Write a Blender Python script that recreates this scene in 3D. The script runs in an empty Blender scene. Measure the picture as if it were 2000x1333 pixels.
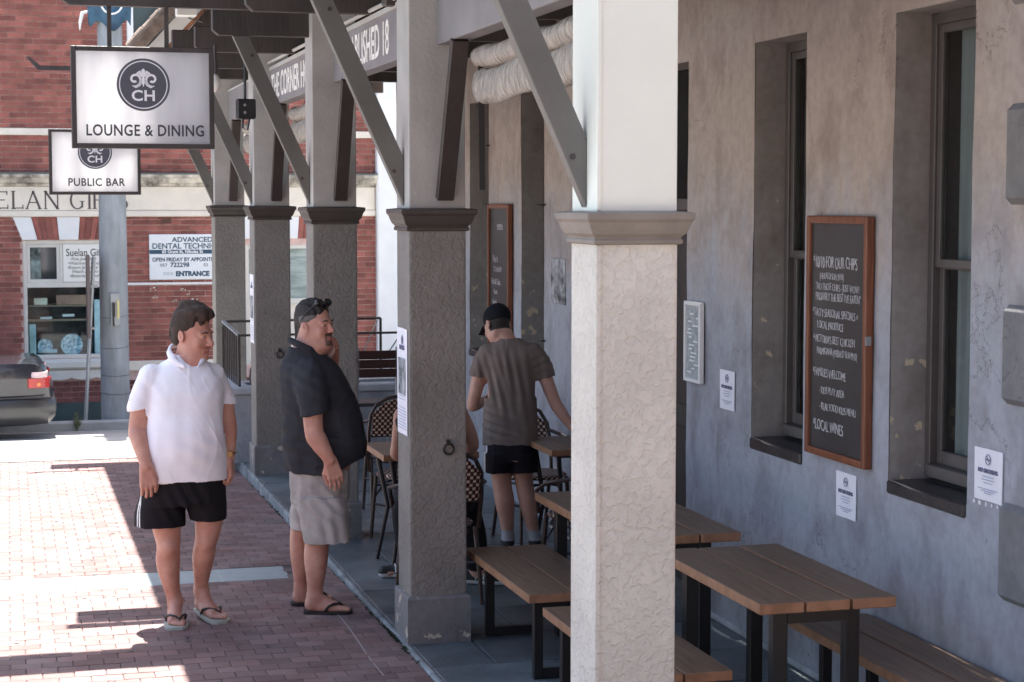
import bpy, bmesh, math, random
import numpy as np
from mathutils import Matrix, Vector, Euler
R_ = math.radians
random.seed(7)
S = bpy.context.scene
COL = S.collection
# ------------------------------------------------------------ camera, light
cam_d = bpy.data.cameras.new('camera'); cam = bpy.data.objects.new('camera', cam_d); COL.objects.link(cam)
S.camera = cam
cam_d.sensor_width = 36.0; cam_d.lens = 64.8
cam_d.clip_start = 0.1; cam_d.clip_end = 500
cam.location = (0, 0, 2.3)
cam.rotation_euler = Euler((R_(90 - 4.3129), 0, R_(-15.2609)), 'XYZ')
cam_d.dof.use_dof = True; cam_d.dof.focus_distance = 10.3; cam_d.dof.aperture_fstop = 11.0
W = bpy.data.worlds.new('World'); S.world = W; W.use_nodes = True
nt = W.node_tree; nt.nodes.clear()
sky = nt.nodes.new('ShaderNodeTexSky'); sky.sky_type = 'NISHITA'; sky.sun_disc = False
bg = nt.nodes.new('ShaderNodeBackground'); wo = nt.nodes.new('ShaderNodeOutputWorld')
nt.links.new(sky.outputs[0], bg.inputs[0]); nt.links.new(bg.outputs[0], wo.inputs[0])
sun_from = Vector((0.02, 0.385, 1.0)).normalized()      # sun stands high, beyond the shop
sky.sun_elevation = math.asin(sun_from.z)
sky.sun_rotation = math.atan2(sun_from.x, sun_from.y)
sky.altitude = 300; sky.air_density = 1.0; sky.dust_density = 3.0
bg.inputs[1].default_value = 0.095
sd = bpy.data.lights.new('sun', 'SUN'); sun = bpy.data.objects.new('sun', sd); COL.objects.link(sun)
sd.energy = 5.0; sd.angle = R_(0.5); sd.color = (1.0, 0.955, 0.9)
sun.rotation_euler = sun_from.to_track_quat('Z', 'Y').to_euler(); sun.location = (0, 20, 30)
S.view_settings.view_transform = 'Standard'; S.view_settings.look = 'None'
S.view_settings.exposure = 2.08; S.view_settings.gamma = 1.0; S.view_settings.use_curve_mapping = False
S.cycles.max_bounces = 7; S.cycles.diffuse_bounces = 5; S.cycles.use_denoising = True

# ------------------------------------------------------------ materials
def hexc(r, g, b):                                       # sRGB 0-255 to linear
    f = lambda c: (c/255/12.92) if c <= 10 else ((c/255 + .055)/1.055)**2.4
    return (f(r), f(g), f(b))
_M = {}
def mat(name, col, rough=.7, var=.0, vscale=3.0, bump=.0, bscale=40., col2=None, metal=0., space='obj', spec=.5,
        stretch=(1, 1, 1), rnd=0., emit=None, alpha=None, trans=0., detail=5., sss=0., bdist=.01):
    if name in _M: return _M[name]
    m = bpy.data.materials.new(name); m.use_nodes = True; n = m.node_tree.nodes; l = m.node_tree.links
    b = n['Principled BSDF']
    b.inputs['Base Color'].default_value = (*col, 1); b.inputs['Roughness'].default_value = rough
    b.inputs['Metallic'].default_value = metal; b.inputs['Specular IOR Level'].default_value = spec
    if trans: b.inputs['Transmission Weight'].default_value = trans
    if sss:
        b.inputs['Subsurface Weight'].default_value = sss; b.inputs['Subsurface Scale'].default_value = .01
        b.inputs['Subsurface Radius'].default_value = (1, .35, .2)
    tc = n.new('ShaderNodeTexCoord'); geo = n.new('ShaderNodeNewGeometry')
    src = geo.outputs['Position'] if space == 'world' else tc.outputs['Object']
    mp = n.new('ShaderNodeMapping'); l.new(src, mp.inputs[0]); mp.inputs['Scale'].default_value = stretch
    out = None
    if var or col2:
        nz = n.new('ShaderNodeTexNoise'); nz.inputs['Scale'].default_value = vscale; nz.inputs['Detail'].default_value = detail
        nz.inputs['Roughness'].default_value = .62
        l.new(mp.outputs[0], nz.inputs[0])
        ra = n.new('ShaderNodeValToRGB'); l.new(nz.outputs[0], ra.inputs[0])
        c2 = col2 or tuple(max(0, c*(1 - var)) for c in col)
        c1 = col if col2 else tuple(c*(1 + var*.6) for c in col)
        ra.color_ramp.elements[0].position = .34; ra.color_ramp.elements[1].position = .66
        ra.color_ramp.elements[0].color = (*c2, 1); ra.color_ramp.elements[1].color = (*c1, 1)
        out = ra.outputs[0]
    if rnd:
        oi = n.new('ShaderNodeObjectInfo'); ad = n.new('ShaderNodeMath'); ad.operation = 'ADD'
        l.new(oi.outputs['Random'], ad.inputs[0]); l.new(geo.outputs['Random Per Island'], ad.inputs[1])
        fr = n.new('ShaderNodeMath'); fr.operation = 'FRACT'; l.new(ad.outputs[0], fr.inputs[0])
        mr = n.new('ShaderNodeMapRange'); l.new(fr.outputs[0], mr.inputs[0])
        mr.inputs['To Min'].default_value = 1 - rnd; mr.inputs['To Max'].default_value = 1 + rnd*.8
        hs = n.new('ShaderNodeHueSaturation'); l.new(mr.outputs[0], hs.inputs['Value'])
        if out: l.new(out, hs.inputs['Color'])
        else: hs.inputs['Color'].default_value = (*col, 1)
        out = hs.outputs[0]
    if out: l.new(out, b.inputs['Base Color'])
    if bump:
        n2 = n.new('ShaderNodeTexNoise'); n2.inputs['Scale'].default_value = bscale; n2.inputs['Detail'].default_value = 4
        l.new(mp.outputs[0], n2.inputs[0])
        bp = n.new('ShaderNodeBump'); bp.inputs['Strength'].default_value = bump; bp.inputs['Distance'].default_value = bdist
        l.new(n2.outputs[0], bp.inputs['Height']); l.new(bp.outputs[0], b.inputs['Normal'])
    if emit:
        b.inputs['Emission Color'].default_value = (*col, 1); b.inputs['Emission Strength'].default_value = emit
    _M[name] = m; return m

def stucco(name, c, c2):                                  # trowelled "spatterdash" render with flattened islands
    m = bpy.data.materials.new(name); m.use_nodes = True; n = m.node_tree.nodes; l = m.node_tree.links; b = n['Principled BSDF']
    b.inputs['Roughness'].default_value = .75; b.inputs['Specular IOR Level'].default_value = .3
    geo = n.new('ShaderNodeNewGeometry')
    nz = n.new('ShaderNodeTexNoise'); nz.inputs['Scale'].default_value = 34; nz.inputs['Detail'].default_value = 4.5; nz.inputs['Distortion'].default_value = .8
    l.new(geo.outputs[0], nz.inputs[0])
    ra = n.new('ShaderNodeValToRGB'); l.new(nz.outputs[0], ra.inputs[0])
    ra.color_ramp.elements[0].position = .38; ra.color_ramp.elements[1].position = .55
    n3 = n.new('ShaderNodeTexNoise'); n3.inputs['Scale'].default_value = 85; n3.inputs['Detail'].default_value = 3
    l.new(geo.outputs[0], n3.inputs[0])
    ad = n.new('ShaderNodeMath'); ad.operation = 'MULTIPLY_ADD'; l.new(n3.outputs[0], ad.inputs[0]); ad.inputs[1].default_value = .32
    l.new(ra.outputs[0], ad.inputs[2])
    bp = n.new('ShaderNodeBump'); bp.inputs['Strength'].default_value = .6; bp.inputs['Distance'].default_value = .0055
    l.new(ad.outputs[0], bp.inputs['Height']); l.new(bp.outputs[0], b.inputs['Normal'])
    big = n.new('ShaderNodeTexNoise'); big.inputs['Scale'].default_value = 3.2; big.inputs['Detail'].default_value = 6
    l.new(geo.outputs[0], big.inputs[0])
    r2 = n.new('ShaderNodeValToRGB'); l.new(big.outputs[0], r2.inputs[0])
    r2.color_ramp.elements[0].position = .3; r2.color_ramp.elements[1].position = .7
    r2.color_ramp.elements[0].color = (*c2, 1); r2.color_ramp.elements[1].color = (*c, 1)
    mx = n.new('ShaderNodeMix'); mx.data_type = 'RGBA'; mx.blend_type = 'MULTIPLY'; mx.inputs[0].default_value = .05
    l.new(r2.outputs[0], mx.inputs[6]); l.new(ra.outputs[0], mx.inputs[7]); l.new(mx.outputs[2], b.inputs['Base Color'])
    return m

def plaster(name, c_low, c_high, blotch, zmid=2.1, zw=.55, chips=None, chip_amt=0.66):
    # old lime-washed wall: bluish shade painted in below, brown reflected light above, trowel marks, chipped spots
    m = bpy.data.materials.new(name); m.use_nodes = True; n = m.node_tree.nodes; l = m.node_tree.links; b = n['Principled BSDF']
    b.inputs['Roughness'].default_value = .62; b.inputs['Specular IOR Level'].default_value = .35
    geo = n.new('ShaderNodeNewGeometry'); sep = n.new('ShaderNodeSeparateXYZ'); l.new(geo.outputs[0], sep.inputs[0])
    mp = n.new('ShaderNodeMapping'); l.new(geo.outputs[0], mp.inputs[0]); mp.inputs['Scale'].default_value = (1, 1, .55)
    nz = n.new('ShaderNodeTexNoise'); nz.inputs['Scale'].default_value = 2.6; nz.inputs['Detail'].default_value = 7; nz.inputs['Roughness'].default_value = .6
    nz.inputs['Distortion'].default_value = .5
    l.new(mp.outputs[0], nz.inputs[0])
    ma = n.new('ShaderNodeMath'); ma.operation = 'MULTIPLY_ADD'; l.new(nz.outputs[0], ma.inputs[0]); ma.inputs[1].default_value = 1.7
    l.new(sep.outputs['Z'], ma.inputs[2])
    mr = n.new('ShaderNodeMapRange'); l.new(ma.outputs[0], mr.inputs[0]); mr.interpolation_type = 'SMOOTHSTEP'
    mr.inputs['From Min'].default_value = zmid - zw + .85; mr.inputs['From Max'].default_value = zmid + zw + .85
    mx = n.new('ShaderNodeMix'); mx.data_type = 'RGBA'; l.new(mr.outputs[0], mx.inputs[0])
    mx.inputs[6].default_value = (*c_low, 1); mx.inputs[7].default_value = (*c_high, 1)
    n2 = n.new('ShaderNodeTexNoise'); n2.inputs['Scale'].default_value = 3.4; n2.inputs['Detail'].default_value = 9; n2.inputs['Distortion'].default_value = .6
    mp2 = n.new('ShaderNodeMapping'); l.new(geo.outputs[0], mp2.inputs[0]); mp2.inputs['Scale'].default_value = (1, 1.3, .8); mp2.inputs['Rotation'].default_value = (.6, 0, 0)
    l.new(mp2.outputs[0], n2.inputs[0])
    r2 = n.new('ShaderNodeValToRGB'); l.new(n2.outputs[0], r2.inputs[0]); r2.color_ramp.elements[0].position = .28; r2.color_ramp.elements[1].position = .56
    r2.color_ramp.elements[0].color = (*blotch, 1); r2.color_ramp.elements[1].color = (1, 1, 1, 1)
    mu = n.new('ShaderNodeMix'); mu.data_type = 'RGBA'; mu.blend_type = 'MULTIPLY'; mu.inputs[0].default_value = 1
    l.new(mx.outputs[2], mu.inputs[6]); l.new(r2.outputs[0], mu.inputs[7]); last = mu.outputs[2]
    # fine vertical streaks
    n5 = n.new('ShaderNodeTexNoise'); n5.inputs['Scale'].default_value = 14; n5.inputs['Detail'].default_value = 4
    mp5 = n.new('ShaderNodeMapping'); l.new(geo.outputs[0], mp5.inputs[0]); mp5.inputs['Scale'].default_value = (2, 2, .12); l.new(mp5.outputs[0], n5.inputs[0])
    r5 = n.new('ShaderNodeValToRGB'); l.new(n5.outputs[0], r5.inputs[0]); r5.color_ramp.elements[0].position = .3; r5.color_ramp.elements[1].position = .6
    r5.color_ramp.elements[0].color = (.95, .95, .95, 1); r5.color_ramp.elements[1].color = (1.0, 1.0, 1.0, 1)
    m5 = n.new('ShaderNodeMix'); m5.data_type = 'RGBA'; m5.blend_type = 'MULTIPLY'; m5.inputs[0].default_value = 1
    l.new(last, m5.inputs[6]); l.new(r5.outputs[0], m5.inputs[7]); last = m5.outputs[2]
    n7 = n.new('ShaderNodeTexNoise'); n7.inputs['Scale'].default_value = 1.7; n7.inputs['Detail'].default_value = 9; n7.inputs['Roughness'].default_value = .62; l.new(geo.outputs[0], n7.inputs[0])
    a7 = n.new('ShaderNodeMath'); a7.operation = 'SUBTRACT'; l.new(n7.outputs[0], a7.inputs[0]); a7.inputs[1].default_value = .5
    b7 = n.new('ShaderNodeMath'); b7.operation = 'ABSOLUTE'; l.new(a7.outputs[0], b7.inputs[0])
    n8 = n.new('ShaderNodeTexNoise'); n8.inputs['Scale'].default_value = .9; l.new(geo.outputs[0], n8.inputs[0])
    c8 = n.new('ShaderNodeMapRange'); l.new(n8.outputs[0], c8.inputs[0]); c8.inputs['From Min'].default_value = .50; c8.inputs['From Max'].default_value = .58; c8.inputs['To Max'].default_value = .0022
    d8 = n.new('ShaderNodeMath'); d8.operation = 'LESS_THAN'; l.new(b7.outputs[0], d8.inputs[0]); l.new(c8.outputs[0], d8.inputs[1])
    m8 = n.new('ShaderNodeMix'); m8.data_type = 'RGBA'; m8.blend_type = 'MULTIPLY'; l.new(d8.outputs[0], m8.inputs[0]); l.new(last, m8.inputs[6]); m8.inputs[7].default_value = (.42, .40, .38, 1); last = m8.outputs[2]
    n9 = n.new('ShaderNodeTexNoise'); n9.inputs['Scale'].default_value = 24; n9.inputs['Detail'].default_value = 6; l.new(geo.outputs[0], n9.inputs[0])
    r9 = n.new('ShaderNodeValToRGB'); l.new(n9.outputs[0], r9.inputs[0]); r9.color_ramp.elements[0].position = .3; r9.color_ramp.elements[1].position = .62
    r9.color_ramp.elements[0].color = (.88, .87, .86, 1); r9.color_ramp.elements[1].color = (1.03, 1.03, 1.03, 1)
    m9 = n.new('ShaderNodeMix'); m9.data_type = 'RGBA'; m9.blend_type = 'MULTIPLY'; m9.inputs[0].default_value = 1; l.new(last, m9.inputs[6]); l.new(r9.outputs[0], m9.inputs[7]); last = m9.outputs[2]
    if chips:
        n4 = n.new('ShaderNodeTexNoise'); n4.inputs['Scale'].default_value = 11; n4.inputs['Detail'].default_value = 5; l.new(geo.outputs[0], n4.inputs[0])
        r4 = n.new('ShaderNodeValToRGB'); zc_ = n.new('ShaderNodeMapRange'); l.new(sep.outputs['Z'], zc_.inputs[0]); zc_.inputs['From Min'].default_value = 1.3; zc_.inputs['From Max'].default_value = 2.3; zc_.inputs['To Max'].default_value = -.12
        za_ = n.new('ShaderNodeMath'); za_.operation = 'ADD'; l.new(n4.outputs[0], za_.inputs[0]); l.new(zc_.outputs[0], za_.inputs[1]); l.new(za_.outputs[0], r4.inputs[0]); r4.color_ramp.elements[0].position = chip_amt; r4.color_ramp.elements[1].position = chip_amt + .012
        r4.color_ramp.elements[0].color = (0, 0, 0, 1); r4.color_ramp.elements[1].color = (1, 1, 1, 1)
        m4 = n.new('ShaderNodeMix'); m4.data_type = 'RGBA'; l.new(r4.outputs[0], m4.inputs[0]); l.new(last, m4.inputs[6]); m4.inputs[7].default_value = (*chips, 1)
        last = m4.outputs[2]
    l.new(last, b.inputs['Base Color'])
    n6 = n.new('ShaderNodeTexNoise'); n6.inputs['Scale'].default_value = 7; n6.inputs['Detail'].default_value = 9; n6.inputs['Distortion'].default_value = .3
    l.new(mp2.outputs[0], n6.inputs[0])
    bp = n.new('ShaderNodeBump'); bp.inputs['Strength'].default_value = .7; bp.inputs['Distance'].default_value = .012
    l.new(n6.outputs[0], bp.inputs['Height']); l.new(bp.outputs[0], b.inputs['Normal'])
    return m

def wood(name, c, c2, rough=.55, axis='Y', bump=.25):
    m = bpy.data.materials.new(name); m.use_nodes = True; n = m.node_tree.nodes; l = m.node_tree.links; b = n['Principled BSDF']
    b.inputs['Roughness'].default_value = rough; b.inputs['Specular IOR Level'].default_value = .35
    tc = n.new('ShaderNodeTexCoord'); oi = n.new('ShaderNodeObjectInfo')
    mp = n.new('ShaderNodeMapping'); l.new(tc.outputs['Object'], mp.inputs[0])
    sc = {'X': (1.2, 22, 22), 'Y': (22, 1.2, 22), 'Z': (22, 22, 1.2)}[axis]; mp.inputs['Scale'].default_value = sc
    cb = n.new('ShaderNodeMath'); cb.operation = 'MULTIPLY'; l.new(oi.outputs['Random'], cb.inputs[0]); cb.inputs[1].default_value = 37.
    cx = n.new('ShaderNodeCombineXYZ'); l.new(cb.outputs[0], cx.inputs[0]); l.new(cb.outputs[0], cx.inputs[1]); l.new(cb.outputs[0], cx.inputs[2]); l.new(cx.outputs[0], mp.inputs['Location'])
    nz = n.new('ShaderNodeTexNoise'); nz.inputs['Scale'].default_value = 2.0; nz.inputs['Detail'].default_value = 6; nz.inputs['Distortion'].default_value = 1.3
    l.new(mp.outputs[0], nz.inputs[0])
    ra = n.new('ShaderNodeValToRGB'); l.new(nz.outputs[0], ra.inputs[0]); ra.color_ramp.elements[0].position = .3; ra.color_ramp.elements[1].position = .68
    ra.color_ramp.elements[0].color = (*c2, 1); ra.color_ramp.elements[1].color = (*c, 1)
    l.new(ra.outputs[0], b.inputs['Base Color'])
    bp = n.new('ShaderNodeBump'); bp.inputs['Strength'].default_value = bump; bp.inputs['Distance'].default_value = .003
    l.new(nz.outputs[0], bp.inputs['Height']); l.new(bp.outputs[0], b.inputs['Normal'])
    return m

# ------------------------------------------------------------ mesh helpers
class MB:
    def __init__(s): s.v = []; s.f = []
    def add(s, vs, fs):
        k = len(s.v); s.v += [tuple(v) for v in vs]; s.f += [tuple(k + i for i in f) for f in fs]; return s
    def box(s, x0, x1, y0, y1, z0, z1):
        return s.add([(x0,y0,z0),(x1,y0,z0),(x1,y1,z0),(x0,y1,z0),(x0,y0,z1),(x1,y0,z1),(x1,y1,z1),(x0,y1,z1)],
                     [(0,3,2,1),(4,5,6,7),(0,1,5,4),(1,2,6,5),(2,3,7,6),(3,0,4,7)])
    def bar(s, a, b, w, h, up=(0, 0, 1)):                 # square bar from a to b
        a = Vector(a); b = Vector(b); d = (b - a).normalized(); u = Vector(up)
        sd_ = d.cross(u)
        if sd_.length < 1e-4: sd_ = d.cross(Vector((1, 0, 0)))
        sd_.normalize(); u = sd_.cross(d)
        vs = []
        for p in (a, b):
            for i, j in ((-1, -1), (1, -1), (1, 1), (-1, 1)): vs.append(p + sd_*i*w/2 + u*j*h/2)
        return s.add(vs, [(0,1,2,3),(7,6,5,4),(0,4,5,1),(1,5,6,2),(2,6,7,3),(3,7,4,0)])
    def tube(s, pts, r, n=8, caps=True, closed=False):
        pts = [Vector(p) for p in pts]; N = len(pts); rs = r if isinstance(r, (list, tuple)) else [r]*N
        k = len(s.v); up = None
        for i, p in enumerate(pts):
            a = pts[(i - 1) % N] if (i or closed) else pts[0]; b = pts[(i + 1) % N] if (i < N - 1 or closed) else pts[-1]
            d = (b - a).normalized()
            if up is None: up = Vector((0, 0, 1)) if abs(d.z) < .9 else Vector((1, 0, 0))
            x = d.cross(up).normalized(); up = x.cross(d).normalized()
            for j in range(n):
                t = 2*math.pi*j/n; s.v.append(tuple(p + (x*math.cos(t) + up*math.sin(t))*rs[i]))
        for i in range(N if closed else N - 1):
            i2 = (i + 1) % N
            for j in range(n):
                j2 = (j + 1) % n; s.f.append((k + i*n + j, k + i*n + j2, k + i2*n + j2, k + i2*n + j))
        if caps and not closed:
            s.f.append(tuple(k + j for j in reversed(range(n)))); s.f.append(tuple(k + (N - 1)*n + j for j in range(n)))
        return s
    def prism(s, poly, d, o=(0, 0, 0), ax=(1, 0, 0), ay=(0, 0, 1)):   # polygon in plane (ax, ay) at o, extruded along vector d
        o = Vector(o); ax = Vector(ax); ay = Vector(ay); d = Vector(d); n = len(poly)
        vs = [o + ax*p[0] + ay*p[1] for p in poly]; vs += [v + d for v in vs]
        return s.add(vs, [tuple(range(n)), tuple(reversed(range(n, 2*n)))] + [(i, i + n, (i + 1) % n + n, (i + 1) % n) for i in range(n)])
    def lathe(s, prof, c=(0, 0, 0), n=16, axis='Z'):
        k = len(s.v)
        for r, h in prof:
            for j in range(n):
                t = 2*math.pi*j/n
                q = (r*math.cos(t), r*math.sin(t), h) if axis == 'Z' else (r*math.cos(t), h, r*math.sin(t))
                s.v.append((c[0] + q[0], c[1] + q[1], c[2] + q[2]))
        for i in range(len(prof) - 1):
            for j in range(n):
                j2 = (j + 1) % n; s.f.append((k + i*n + j, k + i*n + j2, k + (i + 1)*n + j2, k + (i + 1)*n + j))
        s.f.append(tuple(k + j for j in reversed(range(n)))); s.f.append(tuple(k + (len(prof) - 1)*n + j for j in range(n)))
        return s

ORG = {}
def org(o): return ORG.get(o.name, Vector((0, 0, 0))) if o else Vector((0, 0, 0))
def fixn(me):
    bm = bmesh.new(); bm.from_mesh(me); bmesh.ops.recalc_face_normals(bm, faces=bm.faces); bm.to_mesh(me); bm.free()
def link(name, me, parent=None, loc=None):
    o = bpy.data.objects.new(name, me); COL.objects.link(o)
    if parent is not None: o.parent = parent
    if loc is not None: o.location = loc
    return o
def obj(name, mb, m, parent=None, bevel=0., smooth=False, kind=None, seg=1, local=False):
    """mesh given in world coordinates; stored relative to its thing's origin"""
    g = Vector((0, 0, 0)) if local else org(parent)
    if parent is None and not local and kind is None:
        vs0 = np.array(mb.v); g = Vector(((vs0[:, 0].min() + vs0[:, 0].max())/2, (vs0[:, 1].min() + vs0[:, 1].max())/2, vs0[:, 2].min()))
    me = bpy.data.meshes.new(name); me.from_pydata([(v[0] - g.x, v[1] - g.y, v[2] - g.z) for v in mb.v], [], mb.f)
    bm = bmesh.new(); bm.from_mesh(me); bmesh.ops.recalc_face_normals(bm, faces=bm.faces)
    if bevel:
        es = [e for e in bm.edges if len(e.link_faces) == 2 and e.calc_face_angle(0) > .6]
        bmesh.ops.bevel(bm, geom=es, offset=bevel, segments=seg, affect='EDGES', profile=.6, clamp_overlap=True)
    bm.to_mesh(me); bm.free()
    if smooth:
        me.polygons.foreach_set('use_smooth', [True]*len(me.polygons))
    me.materials.append(m)
    o = link(name, me, parent)
    if parent is None and not local and kind is None: o.location = g
    ORG[o.name] = g
    if smooth == 'auto':
        try: me.set_sharp_from_angle(angle=R_(35))
        except Exception: pass
    if kind: o['kind'] = kind
    return o
def tag(o, label=None, cat=None, group=None, kind=None):
    if label: o['label'] = label
    if cat: o['category'] = cat
    if group: o['group'] = group
    if kind: o['kind'] = kind
    return o
def thing(name, loc, label, cat, group=None, rz=0., world=True):
    o = bpy.data.objects.new(name, None); COL.objects.link(o); o.location = loc; o.rotation_euler = (0, 0, rz)
    o.empty_display_size = .1
    ORG[o.name] = Vector(loc) if world else Vector((0, 0, 0))
    return tag(o, label, cat, group)
def copy_tree(o, parent=None, loc=None, rz=None, label=None, top=True):
    c = o.copy(); COL.objects.link(c)
    if parent is not None: c.parent = parent
    if loc is not None: c.location = loc
    if rz is not None: c.rotation_euler = (0, 0, rz)
    if label: c['label'] = label
    for ch in list(KIDS(o)): copy_tree(ch, c)
    return c
def KIDS(o): return [x for x in list(COL.objects) if x.parent == o]
FACE_CAM = Matrix(((1, 0, 0), (0, 0, -1), (0, 1, 0)))        # text on a surface that looks towards -Y
FACE_ST = Matrix(((0, 0, -1), (-1, 0, 0), (0, 1, 0)))        # text on a surface that looks towards the street (-X)
def text(s, size, m, pos, frame, parent, name='lettering', sx=1., bold=0., align='LEFT', spacing=1., shear=0., depth=.0012, wob=0.):
    cu = bpy.data.curves.new('txt', 'FONT'); cu.body = s; cu.size = size; cu.align_x = align; cu.extrude = depth
    cu.offset = bold; cu.space_character = spacing; cu.shear = shear; cu.resolution_u = 3
    t = bpy.data.objects.new('txt', cu); COL.objects.link(t)
    dg = bpy.context.evaluated_depsgraph_get(); me = bpy.data.meshes.new_from_object(t.evaluated_get(dg))
    bpy.data.objects.remove(t); bpy.data.curves.remove(cu)
    g = org(parent); n = len(me.vertices)
    co = np.empty(n*3); me.vertices.foreach_get('co', co); co = co.reshape(-1, 3)
    co[:, 0] *= sx
    if wob:
        co[:, 1] += wob*np.sin(co[:, 0]*37 + len(s)) + wob*.6*np.sin(co[:, 0]*91)
    F = np.array(frame); co = co @ F.T + np.array(pos) - np.array(g)
    me.vertices.foreach_set('co', co.reshape(-1)); me.materials.clear(); me.materials.append(m); me.update()
    me.name = name
    o = link(name, me, parent); ORG[o.name] = g
    return o
# ------------------------------------------------------------ palette
m_paver = mat('paver', (.205, .150, .143), .8, .25, 2.6, .35, 60, rnd=.26, space='world', detail=7, col2=(.175, .095, .085))
m_paver_bed = mat('paver_bed', (.10, .08, .075), .95, .3, 9, .3, 120, space='world')
m_concrete = mat('concrete', (.36, .36, .35), .85, .22, 2.2, .3, 60, space='world')
m_road = mat('road', (.36, .355, .34), .9, .2, 1.5, .4, 150, space='world')
m_blue = mat('bluestone', (.13, .155, .165), .42, .4, 2.6, .3, 40, rnd=.22, space='world', spec=.5)
m_kerb = mat('kerbstone', (.26, .29, .30), .6, .45, 6, .4, 50, rnd=.15, space='world')
m_joint = mat('joint', (.045, .045, .045), .95)
m_brick = mat('brick', (.285, .096, .074), .85, .25, 5, .3, 90, rnd=.32, space='world')
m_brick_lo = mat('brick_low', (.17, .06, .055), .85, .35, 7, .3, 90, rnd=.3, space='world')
m_mortar = mat('mortar', (.66, .46, .41), .95, .25, 5, .3, 120, space='world')
m_cream = mat('cream_render', (.78, .71, .60), .8, .12, 2, .15, 40, space='world')
m_corn = mat('weathered_cornice', (.74, .68, .57), .85, .0, 5, .35, 40, col2=(.12, .11, .09), space='world', stretch=(1, 1, .5))
m_white = mat('white_paint', (.78, .78, .76), .5, .06, 3, .08, 40, space='world')
m_green = mat('dark_green_plinth', (.05, .075, .07), .7, .3, 3, .2, 30, space='world')
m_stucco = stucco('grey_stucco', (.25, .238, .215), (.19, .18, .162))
m_stucco1 = stucco('cream_stucco', (.68, .655, .575), (.58, .555, .485))  # brighter copy for the lit nearest pillar; the one above is the shaded copy
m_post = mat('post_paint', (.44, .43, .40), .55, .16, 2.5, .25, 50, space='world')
m_post1 = mat('post_white', (.81, .845, .745), .5, .04, 2.0, .08, 50, space='world')  # post paint brightened for the open light on the nearest pillar
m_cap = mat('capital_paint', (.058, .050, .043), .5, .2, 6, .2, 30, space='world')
m_cap1 = mat('capital_taupe', (.225, .20, .168), .55, .15, 6, .25, 30, space='world')  # lit copy of the capital paint; the darker one carries the verandah shade
m_brown = mat('dark_timber', (.055, .046, .042), .5, .3, 5, .25, 50, stretch=(1, 1, .2))
m_brace = mat('grey_timber', (.135, .132, .118), .45, .15, 3, .15, 40)
m_brace_in = mat('brown_timber', (.042, .031, .028), .5, .2, 5, .2, 40)
m_beam = mat('beam_paint', (.22, .21, .215), .55, .14, 3, .2, 40, space='world')
m_soffit = mat('soffit_boards', (.10, .075, .06), .7, .3, 3, .2, 40, space='world')
m_wall = plaster('limewash_wall', (.36, .378, .415), (.43, .362, .308), (.70, .665, .65))
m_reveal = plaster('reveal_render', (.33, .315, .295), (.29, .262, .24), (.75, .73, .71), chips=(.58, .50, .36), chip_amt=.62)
m_quoin = plaster('quoin_render', (.20, .20, .205), (.20, .19, .18), (.8, .8, .8))
m_sill = mat('slate_sill', (.03, .028, .03), .35, .3, 8, .3, 40, space='world')
m_sash = mat('sash_paint', (.10, .088, .08), .45, .12, 8, .1, 40, space='world')
m_glass = mat('window_glass', (.012, .013, .014), .08, spec=.6)
m_curtain = mat('curtain', (.50, .53, .52), .9, .25, 2, 0, space='world', stretch=(1, 12, .3))
m_glassb = mat('shop_glass', (.02, .03, .03), .05, spec=.8)
m_black = mat('black_steel', (.012, .012, .013), .4, spec=.5)
m_ink = mat('sign_ink', (.05, .055, .065), .6)
m_letter = mat('cream_letter', (.85, .83, .78), .6, .3, 30, 0)
m_galv = mat('galvanised', (.33, .35, .36), .45, .2, 5, .1, 40, metal=.4)
m_paper = mat('paper', (.82, .82, .86), .7, .03, 10)
m_print = mat('print', (.16, .17, .26), .8)
m_chalk = mat('chalk', (.62, .62, .62), .9, .35, 40)

def gz(y):
    if y <= 9.3: return -.010
    if y <= 17.6: return -.010 - .012*(y - 9.3)
    if y <= 24.0: return -.11 - .51*(y - 17.6)/6.4
    return -.62
def strip(x0, x1, ys, dz):
    mb = MB(); 
    for i, y in enumerate(ys): mb.v += [(x0, y, gz(y) + dz), (x1, y, gz(y) + dz)]
    for i in range(len(ys) - 1): mb.f.append((2*i, 2*i + 1, 2*i + 3, 2*i + 2))
    return mb
# ------------------------------------------------------------ ground
for nm_, (a_, b_, c_, d_, h_), lb_ in (('street_building', (-14, 1.2, -16, -9, 8.5), 'plain building closing the street behind the camera'), ('street_building', (3.9, 14, -16, 2.2, 7.5), 'plain neighbouring building on the near side of the hotel')):
    q_ = MB(); q_.box(a_, b_, c_, d_, -.9, h_); tag(obj(nm_, q_, mat('street_brick', (.22, .13, .10), .9, .3, 1.5), bevel=.02), lb_, 'building')  # unseen blocks added to keep low sky light off the pillar fronts
g_ = MB(); g_.add([(-250, -250, -1.0), (250, -250, -1.0), (250, 250, -1.0), (-250, 250, -1.0)], [(0, 1, 2, 3)])
obj('ground', g_, m_concrete, kind='structure')
obj('road', strip(-14, 14, [17.6, 19, 21, 24.05], 0.0), m_road, kind='structure')
obj('street', strip(-14, -3.2, [-20, 9.3, 17.6], -.13), m_road, kind='structure')
obj('side_pavement', strip(1.945, 14, [-20, 5.05], 0.0), m_concrete, kind='structure')
pav = obj('pavement', strip(-3.2, 1.943, [-20, 5, 9.3, 17.6], -.0045), m_paver_bed, kind='structure')
kb = MB(); kb.box(-14, 14, 24.05, 24.2, -.75, -.50)
obj('far_kerb', kb, m_concrete, kind='structure', bevel=.02)
fp = MB(); fp.prism([(24.2, -.9), (26.2, -.9), (26.2, -.745), (24.2, -.515)], (28, 0, 0), (-14, 0, 0), (0, 1, 0), (0, 0, 1)); obj('far_footpath', fp, m_concrete, kind='structure')
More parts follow.
